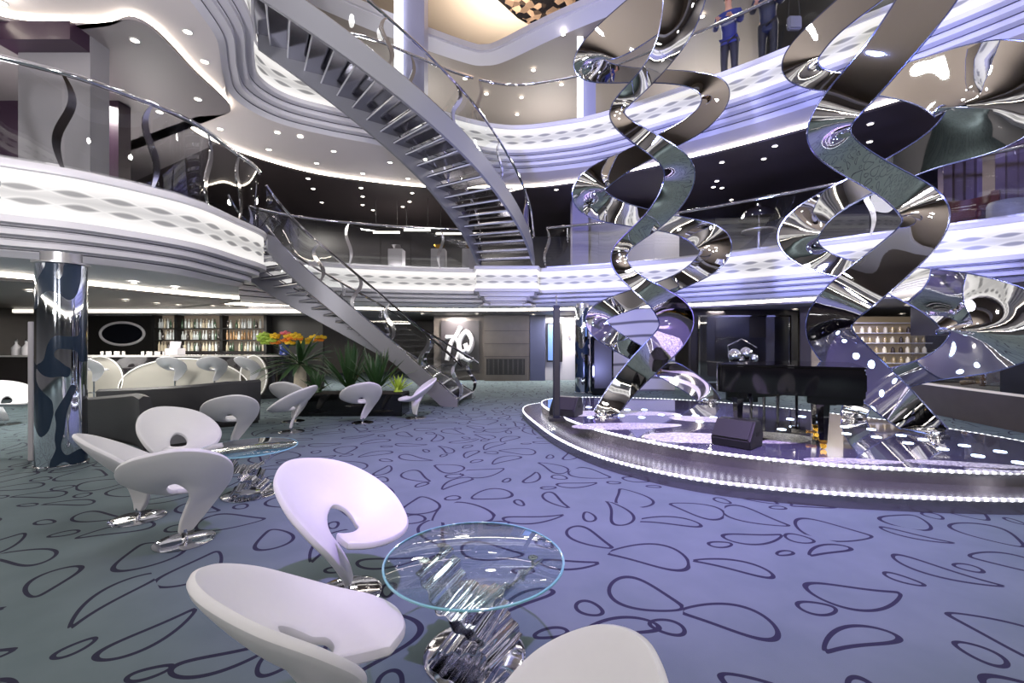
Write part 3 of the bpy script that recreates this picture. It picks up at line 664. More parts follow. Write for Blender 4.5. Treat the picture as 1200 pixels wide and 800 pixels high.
# ------------------------------------------------------------------ glass tables on folded chrome pedestals
def make_table(label):
    t = thing('glass_table', label, 'table')
    R = .45
    MB().lathe([(R-.008, 0), (R, .004), (R, .010), (R-.008, .014)], 64, (0, 0, .480)).build('glass_top', M['glass_table'], t)
    MB().tube([(R*cos(2*pi*k/64), R*sin(2*pi*k/64), .487) for k in range(64)], .0065, 6, closed=True).build('glass_rim', M['glass_edge'], t)
    MB().lathe([(.255, 0), (.258, .006), (.24, .012), (.0001, .013)], 40).build('base_plate', M['chrome'], t)
    def fold(pts, w, ax, nm, amp=.008, per=.075):
        C = resample(cat(pts, 10), 120); L = plen(C); rows = []
        for i, c in enumerate(C):
            tt = (C[min(i+1, 120)]-C[max(i-1, 0)]).normalized(); n = tt.cross(Vector(ax)).normalized()
            s = L*i/120; c2 = c+n*amp*sin(2*pi*s/per)
            rows.append([c2+Vector(ax)*w*q for q in (-.5, .5)])
        MB().sheet(rows, .006).build(nm, M['chrome'], t, smooth=45)
    fold([(-.17, 0, .02), (-.10, 0, .09), (.06, 0, .12), (.12, 0, .19), (.02, 0, .25), (-.12, 0, .28), (-.17, 0, .36), (-.24, 0, .45)], .34, (0, 1, 0), 'folded_sheet')
    fold([(.16, .05, .02), (.08, .05, .12), (-.06, .05, .17), (-.02, .05, .25), (.12, .05, .29), (.20, .05, .37), (.27, .05, .45)], .30, (.2, .98, 0), 'folded_sheet')
    for x, y in ((-.24, .09), (-.24, -.09), (.27, -.03), (.27, .13)):
        MB().lathe([(.010, .44), (.010, .474), (.026, .475), (.026, .4795)], 14, (x, y, 0)).build('glass_support', M['chrome'], t)
    return t
tb = make_table('round glass table on a folded chrome pedestal between the three front chairs'); tb.location = (-.19, 2.32, 0); tb.rotation_euler = (0, 0, -.35)
dup(tb, (-2.72, 4.72, 0), .4, 'round glass table on a chrome pedestal between the chairs and the sofa')
# ------------------------------------------------------------------ mirrored columns
def column_mat():
    m = mat('mirrored_column', (.85, .87, .9), .04, 1); nt = m.node_tree; b = nt.nodes['Principled BSDF']; L = nt.links.new
    tc = nt.nodes.new('ShaderNodeTexCoord'); mp = nt.nodes.new('ShaderNodeMapping'); mp.inputs['Scale'].default_value = (2.0, 2.0, 1.3); L(tc.outputs['Object'], mp.inputs['Vector'])
    n = nt.nodes.new('ShaderNodeTexNoise'); n.inputs['Scale'].default_value = 1.15; n.inputs['Detail'].default_value = 0; n.inputs['Distortion'].default_value = 1.6; L(mp.outputs[0], n.inputs['Vector'])
    k = math_(nt, 'GREATER_THAN', n.outputs['Fac'], .485)
    mx = nt.nodes.new('ShaderNodeMix'); mx.data_type = 'RGBA'; mx.inputs[6].default_value = lin((.88, .9, .93)); mx.inputs[7].default_value = lin((.15, .20, .27)); L(k, mx.inputs[0]); L(mx.outputs[2], b.inputs['Base Color'])
    L(math_(nt, 'SUBTRACT', 1, math_(nt, 'MULTIPLY', k, .75)), b.inputs['Metallic']); L(math_(nt, 'MULTIPLY_ADD', k, .10, .04), b.inputs['Roughness']); return m
M['column'] = column_mat()
def mcolumn(loc, r, label):
    t = thing('mirrored_column', label, 'column', loc)
    MB().lathe([(r, .04), (r, 2.55)], 40).build('shaft', M['column'], t)
    MB().lathe([(r+.02, 0), (r+.02, .04), (r, .05)], 40).build('base_ring', M['chrome'], t)
    MB().lathe([(r, 2.54), (r+.03, 2.55), (r+.03, 2.57), (r*.8, 2.58), (r*.8, 2.69)], 40).build('capital', M['brushed'], t)
    return t
mcolumn((-5.72, 5.78, 0), .245, 'mirrored column with dark blue swirls standing beside the bar lounge')
mcolumn((2.12, 13.7, 0), .22, 'slim mirrored column behind the zigzag ribbon, far across the stage')
t = thing('glass_screen', 'narrow pale-edged glass screen standing just behind the mirrored column', 'screen', (-6.38, 6.05, 0))
MB().box((0, 0, .92), (.07, .05, 1.84)).build('frame_post', M['pale_wall'], t, bevel=.005)
MB().box((-.62, .05, .35), (1.16, .02, .7)).build('glass_panel', M['glass'], t, smooth=0)
MB().box((-.62, .05, .72), (1.2, .04, .03)).build('top_rail', M['chrome'], t, smooth=0)

# ------------------------------------------------------------------ bar
YB = 12.2
bar = thing('bar_counter', 'long glossy dark bar counter with pale oval panels along its front', 'bar', (-9.5, YB, 0))
front = cat([(-15, YB+.1, 0), (-12, YB-.05, 0), (-9, YB, 0), (-7.2, YB+.05, 0), (-6.35, YB+.35, 0), (-6.05, YB+1.0, 0)], 10)
back = [Vector((p.x*1.0-.05, p.y+.62 if p.y < YB+.3 else p.y+.45, 0)) for p in front]
back = [Vector((min(p.x, -6.55), max(p.y, YB+.6), 0)) for p in back]
M['bar_front'] = mat('dark_gloss_front', (.15, .14, .15), .10, 0, coat=1, noise=.2, nscale=2)
MB().prism([(p.x, p.y) for p in front]+[(p.x, p.y) for p in back[::-1]], 0, 1.14).build('front_panel', M['bar_front'], bar, world=True, smooth=40)
MB().prism([(p.x, p.y-.06) for p in front]+[(p.x, p.y) for p in back[::-1]], 1.142, 1.185).build('counter_top', mat('pale_counter', (.80, .79, .78), .15, coat=.5), bar, world=True, smooth=40)
M['oval'] = mat('backlit_oval', (.66, .65, .62), .4, emit=(1, .96, .9), estr=.03)
M['led_warm'] = mat('oval_rim_light', (1, 1, 1), .4, emit=(1, .97, .92), estr=.4)
for cx, cz, a, b in ((-8.75, .30, 1.75, .80), (-11.0, .55, .62, .60), (-6.9, .62, .35, .56)):
    E_ = [(cx+a*cos(2*pi*k/56), cz+b*sin(2*pi*k/56)) for k in range(56)]
    E_ = [(x, max(z, .02)) for x, z in E_]
    vs = [Vector((x, YB-.06+.0*x, z)) for x, z in E_]+[Vector((x, YB+.02, z)) for x, z in E_]
    n = 56; m = MB().add(vs, [tuple(range(n))]+[(i, (i+1) % n, n+(i+1) % n, n+i) for i in range(n)])
    ov = m.build('oval_panel', M['oval'], bar, world=True, smooth=40)
    MB().tube([Vector((x, YB-.065, z)) for x, z in E_], .014, 6, closed=True).build('rim_light', M['led_warm'], ov)
# back wall of the bar with its shelves
bw = struct(MB().box((-11, 15.1, 1.35), (9.5, .12, 2.7)).build('wall_bar', mat('smoky_wall', (.13, .125, .125), .35), smooth=0))
struct(MB().box((-10.6, 14.3, 2.50), (8.6, 1.4, .22)).build('ceiling_bar_bulkhead', M['plaster'], smooth=0))
struct(MB().box((-10.6, 13.58, 2.46), (8.6, .03, .10)).build('ceiling_bar_cove', mat('bulkhead_light', (1, 1, 1), .4, emit=(1, .97, .9), estr=1.3), smooth=0))
sh = thing('bottle_shelf', 'dark back-bar shelving in three bays filled with bottles', 'shelf', (-9.75, 14.75, 0))
X0, X1 = -11.55, -7.95
sb = MB().box(((X0+X1)/2, 15.0, 1.8), (X1-X0, .04, 1.25)); sb.build('back_panel', mat('lit_shelf_back', (.34, .31, .29), .4, emit=(1, .9, .78), estr=.10), sh, world=True, smooth=0)
for x in (X0, X0+.72, X0+2.18, X1): MB().box((x, 14.82, 1.8), (.09, .34, 1.26)).build('upright', M['black'], sh, world=True, smooth=0)
for z in (1.22, 1.59, 1.96): MB().box(((X0+X1)/2, 14.82, z), (X1-X0, .34, .03)).build('shelf_board', M['black'], sh, world=True, smooth=0)
MB().box(((X0+X1)/2, 14.82, .62), (X1-X0, .4, 1.15)).build('base_cabinet', M['dark'], sh, world=True, smooth=0)
BM = [mat('clear_bottle', (.86, .88, .88), .08, 0, coat=1), mat('amber_bottle', (.62, .48, .32), .1, 0, coat=1), mat('green_bottle', (.25, .34, .26), .1, 0, coat=1), mat('dark_bottle', (.20, .16, .14), .1, 0, coat=1), mat('cream_bottle', (.85, .80, .70), .3)]
BP = [[(.036, 0), (.038, .02), (.038, .17), (.014, .22), (.013, .28), (.016, .285), (.016, .30), (.0001, .30)], [(.045, 0), (.048, .015), (.046, .14), (.018, .19), (.016, .24), (.02, .245), (.02, .265), (.0001, .265)], [(.033, 0), (.034, .2), (.03, .23), (.013, .25), (.013, .31), (.0001, .31)]]
protos = {}
rnd = random.Random(3)
names = ['clear', 'amber', 'green', 'dark', 'cream']
def bottle(loc, k, pr, label, group):
    if (k, pr) not in protos:
        o = MB().lathe(BP[pr], 12).build('bottle', BM[k]); protos[(k, pr)] = o
    else:
        o = protos[(k, pr)].copy(); COL.objects.link(o)
    o.location = loc; return tag(o, label, 'bottle', group)
for r, z in enumerate((1.236, 1.606, 1.976)):
    for b_, (xa, xb, n) in enumerate(((X0+.08, X0+.64, 6), (X0+.82, X0+2.08, 13), (X0+2.28, X1-.08, 13))):
        for i in range(n):
            if rnd.random() < .06: continue
            k = (1 if rnd.random() < .75 else 0) if (r == 1 and b_ == 2) else rnd.choice([0, 0, 0, 4, 4, 3, 2])
            bottle((lerp(xa, xb, (i+.5)/n), 14.76+rnd.uniform(-.03, .03), z), k, rnd.randrange(3), names[k]+' glass bottle on the '+('bottom', 'middle', 'top')[r]+' shelf of the back bar, '+('narrow', 'central', 'wide end')[b_]+' bay', ('bottom', 'middle', 'top')[r]+' shelf '+names[k]+' bottles, '+('narrow', 'central', 'end')[b_]+' bay')
# oval mirrors in the bar wall
def oval_mirror(x, z, label):
    t = thing('oval_mirror', label, 'mirror', (x, 15.03, z))
    P = [Vector((.72*cos(2*pi*k/40), -.03, .37*sin(2*pi*k/40))) for k in range(40)]
    MB().tube(P, .042, 8, closed=True).build('frame', M['plaster'], t)
    MB().add([p+Vector((0, .01, 0)) for p in P], [tuple(range(40))]).build('mirror_glass', mat('dark_mirror', (.10, .11, .15), .08, .5), t, smooth=0)
oval_mirror(-12.85, 1.80, 'oval dark mirror with a chrome rim next to the bottle shelves')
oval_mirror(-15.1, 1.80, 'second oval mirror, mostly hidden behind the mirrored column')
# bar stools
def make_stool(label):
    t = thing('bar_stool', label, 'stool', group=None)
    sh_ = [c for c in ch0.children if c.name.startswith('shell')][0]
    s = sh_.copy(); COL.objects.link(s); s.name = 'shell'; s.parent = t; s.scale = (.82,)*3; s.location = (0, 0, .48)
    MB().tube([(0, 0, .02), (0, 0, .58)], .022, 12).build('pole', M['chrome'], t)
    MB().tube([(.13*cos(2*pi*k/24), .13*sin(2*pi*k/24), .26) for k in range(24)], .009, 6, closed=True).tube([(-.13, 0, .26), (.13, 0, .26)], .007).build('foot_ring', M['chrome'], t)
    MB().lathe([(.20, 0), (.20, .012), (.03, .03)], 28).build('base_plate', M['chrome'], t)
    return t
st0 = make_stool('white swirl bar stool before the middle of the large oval panel')
st0.location = (-8.7, 11.75, 0); st0.rotation_euler = (0, 0, ang(.1, 1))
dup(st0, (-7.68, 11.75, 0), ang(-.1, 1), 'white swirl bar stool before the edge of the large oval panel')
dup(st0, (-6.72, 11.75, 0), ang(.5, 1), 'white swirl bar stool at the end of the bar beside the flowers')
dup(st0, (-10.65, 11.6, 0), ang(.3, 1), 'white swirl bar stool in front of the small oval panel beside the mirrored column')
# things on the bar
pk = [mat('pink_glass', (.86, .55, .60), .1, coat=1), mat('white_glass', (.88, .87, .86), .1, coat=1)]
tp = None
for c, (x0, lab) in enumerate(((-11.1, 'first'), (-10.0, 'second'))):
    for i in range(6):
        o = MB().lathe([(.032, 0), (.036, .10), (.033, .10), (.03, .01), (.0001, .01)], 12).build('tumbler', pk[0 if i % 3 else 1]) if tp is None else tp.copy()
        if tp is None: tp = o
        else: COL.objects.link(o)
        o.location = (x0+i*.11, YB+.12+.04*(i % 2), 1.186)
        tag(o, ('pink tumbler on the bar counter below the oval mirror' if c == 0 else 'pink tumbler on the bar counter beside the white till'), 'glass', lab+' row of pink tumblers on the bar')
t = thing('cash_register', 'small white till standing on the bar before the bottles', 'till', (-9.25, YB+.3, 1.186))
MB().box((0, 0, .09), (.36, .30, .18)).build('body', M['plaster'], t, bevel=.01)
MB().box((.02, -.02, .27), (.30, .03, .20), M=Matrix.Rotation(-.2, 3, 'X')).build('screen', M['pale_wall'], t, bevel=.006)
for i, x in enumerate((-13.45, -13.18, -12.88)):
    t = thing('decanter', ('tall', 'middle', 'slim')[i]+' white decanter standing on the bar beyond the glass screen', 'decanter', (x, YB+.15, 1.186))
    MB().lathe([(.09, 0), (.10, .04), (.10, .20), (.03, .30), (.03, .36), (.04, .37), (.0001, .37)], 16).build('body', M['plaster'], t)
    MB().lathe([(.02, .37), (.035, .40), (.0001, .44)], 12).build('stopper', M['chrome'], t)

# ------------------------------------------------------------------ sofas
def sofa(P, label, h=.80):
    C = cat([(x, y, 0) for x, y in P], 8); N = normals2(C); n_ = len(C)
    t = thing('curved_sofa', label, 'sofa', (C[n_//2].x, C[n_//2].y, 0))
    rows = []
    for i, (c, n) in enumerate(zip(C, N)):
        e = i/(n_-1); hh = h*(.78+.22*min(1, e*1.4)); rows.append([c+n*o+Vector((0, 0, z)) for o, z in ((0, .06), (-.04, hh*.6), (-.05, hh-.04), (.0, hh), (.07, hh-.02), (.16, .40), (.18, .06))])
    m = MB().grid(rows, False, True); o = len(m.v)-7; m.f += [tuple(range(7))[::-1], tuple(range(o, o+7))]
    m.build('backrest', M['sofa'], t, world=True, smooth=50)
    rows = [[c+n*o+Vector((0, 0, z)) for o, z in ((.17, .10), (.17, .40), (.22, .44), (.62, .44), (.68, .40), (.66, .10))] for c, n in zip(C, N)]
    m = MB().grid(rows, False, True); o = len(m.v)-6; m.f += [tuple(range(6))[::-1], tuple(range(o, o+6))]
    m.build('seat', M['sofa_seat'], t, world=True, smooth=50)
    rows = [[c+n*o+Vector((0, 0, z)) for o, z in ((.05, 0), (.05, .10), (.60, .10), (.60, 0))] for c, n in zip(C, N)]
    m = MB().grid(rows, False, True); o = len(m.v)-4; m.f += [tuple(range(4))[::-1], tuple(range(o, o+4))]
    m.build('plinth', M['black'], t, world=True, smooth=30)
sofa([(-7.1, 7.5), (-6.3, 7.15), (-5.6, 6.75), (-5.1, 6.3)], 'low dark curved sofa with its back turned, between the column and the white chair', .82)
sofa([(-7.9, 8.7), (-6.9, 8.35), (-5.9, 8.15), (-5.15, 8.35), (-4.85, 8.75)], 'dark curved sofa with a raised end behind the first sofa', .84)

# ------------------------------------------------------------------ planter, plants, flowers
pl = thing('planter', 'long black planter box at the foot of the staircase', 'planter', (-3.3, 9.75, 0))
MB().box((-3.4, 9.85, .23), (2.2, .7, .46)).build('box', M['black_gloss'], pl, world=True, bevel=.01)
MB().box((-3.4, 9.85, .455), (2.1, .6, .02)).build('soil', mat('soil', (.12, .09, .07), .9), pl, world=True, smooth=0)
LG = [mat('dark_leaf', (.16, .27, .14), .35), mat('mid_leaf', (.30, .42, .22), .4), mat('lime_leaf', (.62, .72, .25), .4)]
def leafy(name, loc, label, n, L, W, mt, droop=.4, lo=.2, hi=1.3, seed=1, cat_='plant'):
    rr = random.Random(seed); m = MB(); t = thing(name, label, cat_, loc)
    for k in range(n):
        a = 2*pi*k*.381966*1.0+rr.uniform(-.2, .2); el = rr.uniform(lo, hi); l = L*rr.uniform(.75, 1.1); rows = []
        d = Vector((cos(a)*cos(el), sin(a)*cos(el), sin(el))); s = Vector((-sin(a), cos(a), 0))
        for q in range(7):
            v = q/6; c = d*l*v+Vector((0, 0, -droop*l*v*v*cos(el))); w = W*sin(pi*min(1, .12+v*.88))**.8*(1 if v < .95 else .1)
            rows.append([c-s*w, c+Vector((0, 0, -.25*w)), c+s*w])
        m.sheet(rows, .006)
    m.build('foliage', mt, t)
    return t
def agave(x, y, z, label, seed, mt=0, L=.62, n=22, W=.035):
    t = leafy('agave', (x, y, z), label, n, L, W, LG[mt], .15, .55, 1.45, seed)
    MB().lathe([(.10, -.0), (.06, .08), (.0001, .12)], 10).build('crown', LG[mt], t)
agave(-3.55, 9.95, .485, 'tall dark spiky agave in the black planter nearest the palm', 2, 0, 1.1, 30, .045)
agave(-2.95, 9.9, .485, 'spiky agave in the middle of the black planter', 3, 0, 1.0, 28, .04)
agave(-2.45, 9.8, .485, 'small lime green spiky plant under the staircase', 4, 2, .42, 20, .025)
agave(-4.15, 9.7, .485, 'low dark spiky plant at the planter end by the palm', 5, 0, .5, 18)
pm = leafy('potted_palm', (-5.0, 10.75, 1.02), 'dark fan palm on a pale patterned pot at the end of the bar', 44, 1.05, .055, LG[0], .35, -.15, 1.2, 8)
MB().lathe([(.16, -1.02), (.19, -.9), (.15, -.5), (.13, -.2), (.16, .0), (.0001, .0)], 20).build('pot', mat('shell_pot', (.78, .74, .66), .5, noise=.35, nscale=14), pm)
fl = thing('flower_arrangement', 'bright arrangement of yellow, orange and pink flowers on the bar end', 'flowers', (-6.0, 12.0, 1.186))
MB().lathe([(.10, 0), (.13, .02), (.11, .22), (.14, .30), (.12, .30), (.10, .05), (.0001, .05)], 20).build('vase', mat('blue_vase', (.20, .28, .60), .15, coat=1), fl)
FM = [mat('yellow_petal', (.95, .78, .12), .5), mat('orange_petal', (.95, .55, .12), .5), mat('pink_petal', (.90, .42, .48), .5), mat('lime_bloom', (.68, .80, .30), .5)]
rr = random.Random(11); stm = MB(); 
for k in range(30):
    x = rr.uniform(-.62, .95); z = .30+rr.uniform(0, .34)*(1-abs(x-.1)*.5); y = rr.uniform(-.2, .2); c = Vector((x, y, z))
    stm.tube([(0, 0, .2), (x*.5, y*.5, .2+(z-.2)*.6), tuple(c)], .006, 5)
    col = (3 if x < -.25 and z < .6 else 2 if (-.35 < x < .05 and z > .55) else 0 if rr.random() < .6 else 1)
    m = MB()
    for q in range(9):
        a = 2*pi*q/9; m.sphere((c.x+.085*cos(a), c.y+.085*sin(a), c.z+.02*(q % 2)), .058, 8, 5, (1, 1, .6))
    m.sphere(tuple(c+Vector((0, 0, .03))), .055, 8, 5)
    m.build('blossom', FM[col], fl)
stm.build('stems', LG[1], fl)
# ------------------------------------------------------------------ back of the ground floor
struct(MB().box((-.2, 18.3, 1.35), (1.75, 1.2, 2.7)).build('wall_panelled', M['wood'], smooth=0))
t = thing('wall_grille', 'low dark ventilation grille in the panelled wall', 'grille', (-.25, 17.68, .55))
MB().box((0, .0, 0), (1.5, .04, .62)).build('frame', M['black'], t, smooth=0)
g = MB()
for k in range(8): g.box((-.66+k*.19, -.03, 0), (.05, .03, .56))
g.build('slat', M['dark'], t, smooth=0)
for z in (.95, 1.45, 1.95): struct(MB().box((-.2, 17.69, z), (1.75, .012, .012)).build('trim_1', M['black'], smooth=0))
struct(MB().box((1.0, 18.6, 1.35), (.6, 1.6, 2.7)).build('wall_blue_return', mat('slate_blue_panel', (.26, .28, .40), .4), smooth=0))
struct(MB().box((2.4, 18.2, 1.35), (2.3, .3, 2.7)).build('wall_pale', M['pale_wall'], smooth=0))
t = thing('display_screen', 'upright lit blue display screen on the pale back wall', 'screen', (1.68, 18.0, 1.5))
MB().box((0, 0, 0), (.62, .08, 1.55)).build('housing', M['black'], t, bevel=.01)
MB().box((-.04, -.045, .0), (.44, .01, 1.42)).build('display', M['screen'], t, smooth=0)
t = thing('wall_sconce', 'small lit wall sconce on the pale back wall beside the screen', 'lamp', (2.25, 17.95, 1.85))
MB().lathe([(.03, -.12), (.07, .22), (.0001, .22)], 12).build('shade', mat('sconce_glow', (1, 1, 1), .4, emit=(1, .9, .75), estr=5), t)
MB().box((0, .07, -.1), (.06, .10, .10)).build('bracket', M['chrome'], t, smooth=0)
# relief of pale scrolls in its niche
t = thing('scroll_relief', 'pale scroll-shaped wall relief in a dark niche beyond the staircase', 'artwork', (-2.05, 17.86, 1.35))
MB().box((0, .12, 0), (1.5, .08, 2.0)).build('backing', M['dark'], t, smooth=0)
def scroll(P, w): return MB().tube(cat([(x, -.02, z) for x, z in P], 8), w, 10)
for P, w in (([(-.5, -.55), (-.35, .1), (-.1, .45), (.05, .75)], .09), ([(-.55, .35), (-.2, .3), (.0, -.1), (-.15, -.6)], .08), ([(.1, -.5), (-.02, .1), (.25, .55), (.5, .2), (.35, -.2), (.2, .1)], .10), ([(.55, -.5), (.3, -.55), (.05, -.3), (.5, .0)], .07)): scroll(P, w).build('scroll', M['plaster'], t)
struct(MB().box((-2.05, 18.3, 1.35), (2.1, .5, 2.7)).build('wall_niche', M['wood'], smooth=0))
t = thing('display_cabinet', 'tall dark display cabinet behind the mirror ribbons', 'cabinet', (2.62, 13.3, 0))
MB().box((0, 0, .85), (.6, .4, 1.7)).build('body', M['black_gloss'], t, bevel=.01)
MB().box((0, -.21, .9), (.5, .02, 1.4)).build('door', M['dark'], t, bevel=.004)
MB().box((.0, -.1, 1.85), (.5, .03, .3)).build('header_screen', M['screen'], t, smooth=0)
# pale curved partition seen through the ribbons
def wavy():
    m = mat('pale_wavy_panel', (.74, .72, .74), .4); nt = m.node_tree; b = nt.nodes['Principled BSDF']; tc = nt.nodes.new('ShaderNodeTexCoord')
    w_ = nt.nodes.new('ShaderNodeTexWave'); w_.bands_direction = 'Z'; w_.inputs['Scale'].default_value = .75; w_.inputs['Distortion'].default_value = 2.2; w_.inputs['Detail'].default_value = 0; w_.inputs['Detail Scale'].default_value = .5
    nt.links.new(tc.outputs['Object'], w_.inputs['Vector']); r = nt.nodes.new('ShaderNodeValToRGB'); r.color_ramp.elements[0].color = lin((.36, .35, .38)); r.color_ramp.elements[1].color = lin((.74, .72, .74)); r.color_ramp.elements[0].position = .02; r.color_ramp.elements[1].position = .16
    nt.links.new(w_.outputs['Fac'], r.inputs[0]); nt.links.new(r.outputs[0], b.inputs['Base Color']); return m
struct(MB().box((4.05, 14.35, 1.3), (2.1, .2, 2.6)).build('wall_wavy_panel', wavy(), smooth=0))
# shop window behind the piano
struct(MB().box((7.4, 14.6, 1.3), (3.4, .2, 2.6)).build('wall_shop', M['dark'], smooth=0))
t = thing('shop_window', 'dark shop window with a slim chrome frame behind the piano', 'window', (7.2, 14.0, 0))
for x in (-1.45, 1.35): MB().box((x, 0, 1.3), (.05, .06, 2.1)).build('mullion', M['chrome'], t, smooth=0)
for z in (.3, 2.33): MB().box((-.05, 0, z), (2.8, .06, .05)).build('rail', M['chrome'], t, smooth=0)
MB().box((-.05, 0, 1.3), (2.76, .012, 2.0)).build('window_pane', M['glass'], t, smooth=0)
t = thing('orb_sculpture', 'cluster of shiny chrome orbs on a plinth behind the piano', 'sculpture', (6.0, 11.9, 0))
MB().box((0, 0, .5), (.6, .5, 1.0)).build('plinth', M['black_gloss'], t, bevel=.01)
for x, z, r in ((-.18, 1.20, .17), (.12, 1.25, .16), (.32, 1.12, .11), (-.02, 1.08, .09)): MB().sphere((x, 0, z), r, 20, 12).build('orb', M['chrome'], t)
MB().tube([(-.3, 0, 1.0), (-.36, 0, 1.45), (.0, 0, 1.62), (.4, 0, 1.4)], .018).build('stem', M['chrome'], t)
struct(MB().box((8.9, 13.1, 1.3), (.9, .5, 2.6)).build('wall_taupe', M['wood'], smooth=0))
# lit shop shelves
t = thing('lit_shop_shelf', 'warmly lit shop shelving full of small goods beyond the piano', 'shelf', (11.2, 13.6, 0))
MB().box((0, .2, 1.3), (2.6, .06, 2.0)).build('back_panel', mat('warm_shelf_back', (.50, .45, .37), .5, emit=(1, .88, .70), estr=.06), t, smooth=0)
for z in (.6, .9, 1.2, 1.5, 1.8, 2.1): MB().box((0, .05, z), (2.6, .26, .025)).build('shelf_board', M['pale_wall'], t, smooth=0)
rr = random.Random(5); gd = None
GM = [mat('goods_gold', (.78, .70, .52), .25, .6), mat('goods_cream', (.86, .82, .72), .4), mat('goods_dark', (.22, .18, .15), .4)]
for r, z in enumerate((.613, .913, 1.213, 1.513, 1.813)):
    for i in range(11):
        k = rr.randrange(3); o = MB().lathe([(.05, 0), (.055, .02), (.05, .13), (.025, .15), (.025, .18), (.0001, .18)], 10).build('perfume_bottle', GM[k])
        o.location = (9.98+i*.235+rr.uniform(-.03, .03), 13.62, z); tag(o, ('gold', 'cream', 'dark')[k]+' perfume bottle on the '+('lowest', 'second', 'third', 'fourth', 'highest')[r]+' lit shop shelf', 'bottle', ('gold', 'cream', 'dark')[k]+' goods on shop shelf row '+'abcde'[r])
# display niche in the low wall at the stage's far side
A_ = Vector((9.15, 10.45, 0)); B_ = Vector((8.75, 7.6, 0)); d = (B_-A_); n = Vector((d.y, -d.x, 0)).normalized(); L_ = d.length; u = d.normalized()
if n.x < 0: n = -n
def nb(s0, s1, o0, o1, z0, z1):
    P = [A_+u*s0+n*o0, A_+u*s1+n*o0, A_+u*s1+n*o1, A_+u*s0+n*o1]; return MB().prism([(p.x, p.y) for p in P], z0, z1)
struct(nb(0, L_, .0, 1.1, 0, .62).build('wall_niche_base', M['wood'], smooth=0))
struct(nb(0, L_, 1.1, 1.25, 0, 2.6).build('wall_niche_back', M['dark'], smooth=0))
struct(nb(2.25, L_, -.02, 1.1, .62, 2.6).build('wall_niche_pier', M['black'], smooth=0))
struct(nb(0, L_, .0, 1.1, 1.7, 2.6).build('wall_niche_header', M['dark'], smooth=0))
struct(nb(0, L_, -.03, .0, .615, .66).build('trim_2', mat('lit_ledge', (.85, .82, .76), .3, emit=(1, .95, .85), estr=.25), smooth=0))
q = A_+u*1.25+n*.5
t = thing('bronze_sculpture', 'polished bronze knotted sculpture lying in the lit wall niche', 'sculpture', (q.x, q.y, .62))
rr = random.Random(9)
for k in range(7):
    a = k*.9; MB().box((rr.uniform(-.25, .25), rr.uniform(-.3, .3), .27+rr.uniform(-.05, .16)), (.34, .2, .22), M=Matrix.Rotation(a, 3, 'Y') @ Matrix.Rotation(a*.7, 3, 'X')).build('facet', M['bronze'], t, bevel=.05)
MB().tube(cat([(.1, -.5, .07), (.0, -.35, .25), (.1, .0, .16), (.0, .45, .07)], 8), .05).build('arm', M['bronze'], t)
g_ = nb(0, 2.25, .0, .012, .66, 1.7).build('window_1', M['glass'], smooth=0); struct(g_)

# ------------------------------------------------------------------ mezzanine rooms
struct(MB().box((-7.32, 7.45, 5.25), (1.15, .35, 2.62)).build('wall_pilaster', M['grey_wall'], smooth=0))
struct(MB().box((-7.36, 7.2, 6.33), (1.22, .5, .28)).build('wall_plum_header', M['purple_wall'], smooth=0))
struct(MB().box((-9.6, 9.4, 5.2), (3.2, .3, 2.6)).build('wall_plum', M['purple_wall'], smooth=0))
struct(MB().box((2.35, 15.9, 5.2), (.55, .5, 2.6)).build('wall_lilac_pier', mat('lilac_panel', (.52, .50, .60), .5), smooth=0))
struct(MB().box((4.2, 16.2, 5.0), (3.4, .3, 2.2)).build('wall_mezzanine_bar', M['grey_wall'], smooth=0))
struct(MB().box((11.8, 10.6, 5.2), (.4, 3.6, 2.6)).build('wall_mezzanine_side', mat('mauve_wall', (.42, .37, .40), .6), smooth=0))
for x, px in ((10.3, 0), (10.75, 1)):
    t = thing('drape', ('long pale mauve drape beside the maroon armchair', 'second mauve drape nearer the balcony end')[px], 'curtain', (x, 10.4-px*.7, 3.9))
    rows = [[Vector((.03*sin(k*1.3)+.05*k-.4, .05*cos(k*1.3), z)) for k in range(17)] for z in (.02, 1.2, 2.45)]
    MB().sheet(rows, .01).build('fabric', mat('mauve_fabric', (.38, .32, .36), .8), t); MB().tube([(-.45, 0, 2.47), (.45, 0, 2.47)], .015).build('curtain_rod', M['chrome'], t)
def armchair(loc, rz, label, m):
    t = thing('armchair', label, 'armchair', loc, rz)
    MB().box((0, 0, .30), (.66, .62, .24)).build('seat', m, t, bevel=.06)
    bb = MB(); rows = [[Vector((.42*cos(a), .36*sin(a)+.05, z)) for a in [pi*k/16 for k in range(17)]] for z in (.18, .50, .78)]
    MB().sheet(rows, .12).build('backrest', m, t)
    for x in (-.26, .26):
        for y in (-.24, .24): MB().lathe([(.015, 0), (.022, .18)], 8, (x, y, 0)).build('leg', M['chrome'], t)
armchair((9.75, 9.75, 3.9), -1.2, 'maroon leather armchair behind the mezzanine glass railing', M['maroon'])
t = thing('ottoman', 'round grey ottoman in front of the maroon armchair', 'ottoman', (9.75, 8.95, 3.9))
MB().lathe([(.26, .04), (.30, .08), (.30, .36), (.27, .42), (.0001, .43)], 24).build('cushion', M['sofa_seat'], t); MB().lathe([(.2, 0), (.2, .05)], 20).build('base', M['chrome'], t)
t = thing('dome_lamp', 'table lamp with a wide chrome dome on the mezzanine', 'lamp', (7.0, 12.9, 3.9))
MB().lathe([(.35, 0), (.35, .04), (.05, .05), (.05, .75), (.45, .76), (.45, .80), (.0001, .80)], 24).build('table_stand', M['brushed'], t)
MB().tube([(0, 0, .8), (0, 0, 1.2)], .02).build('lamp_stem', M['chrome'], t)
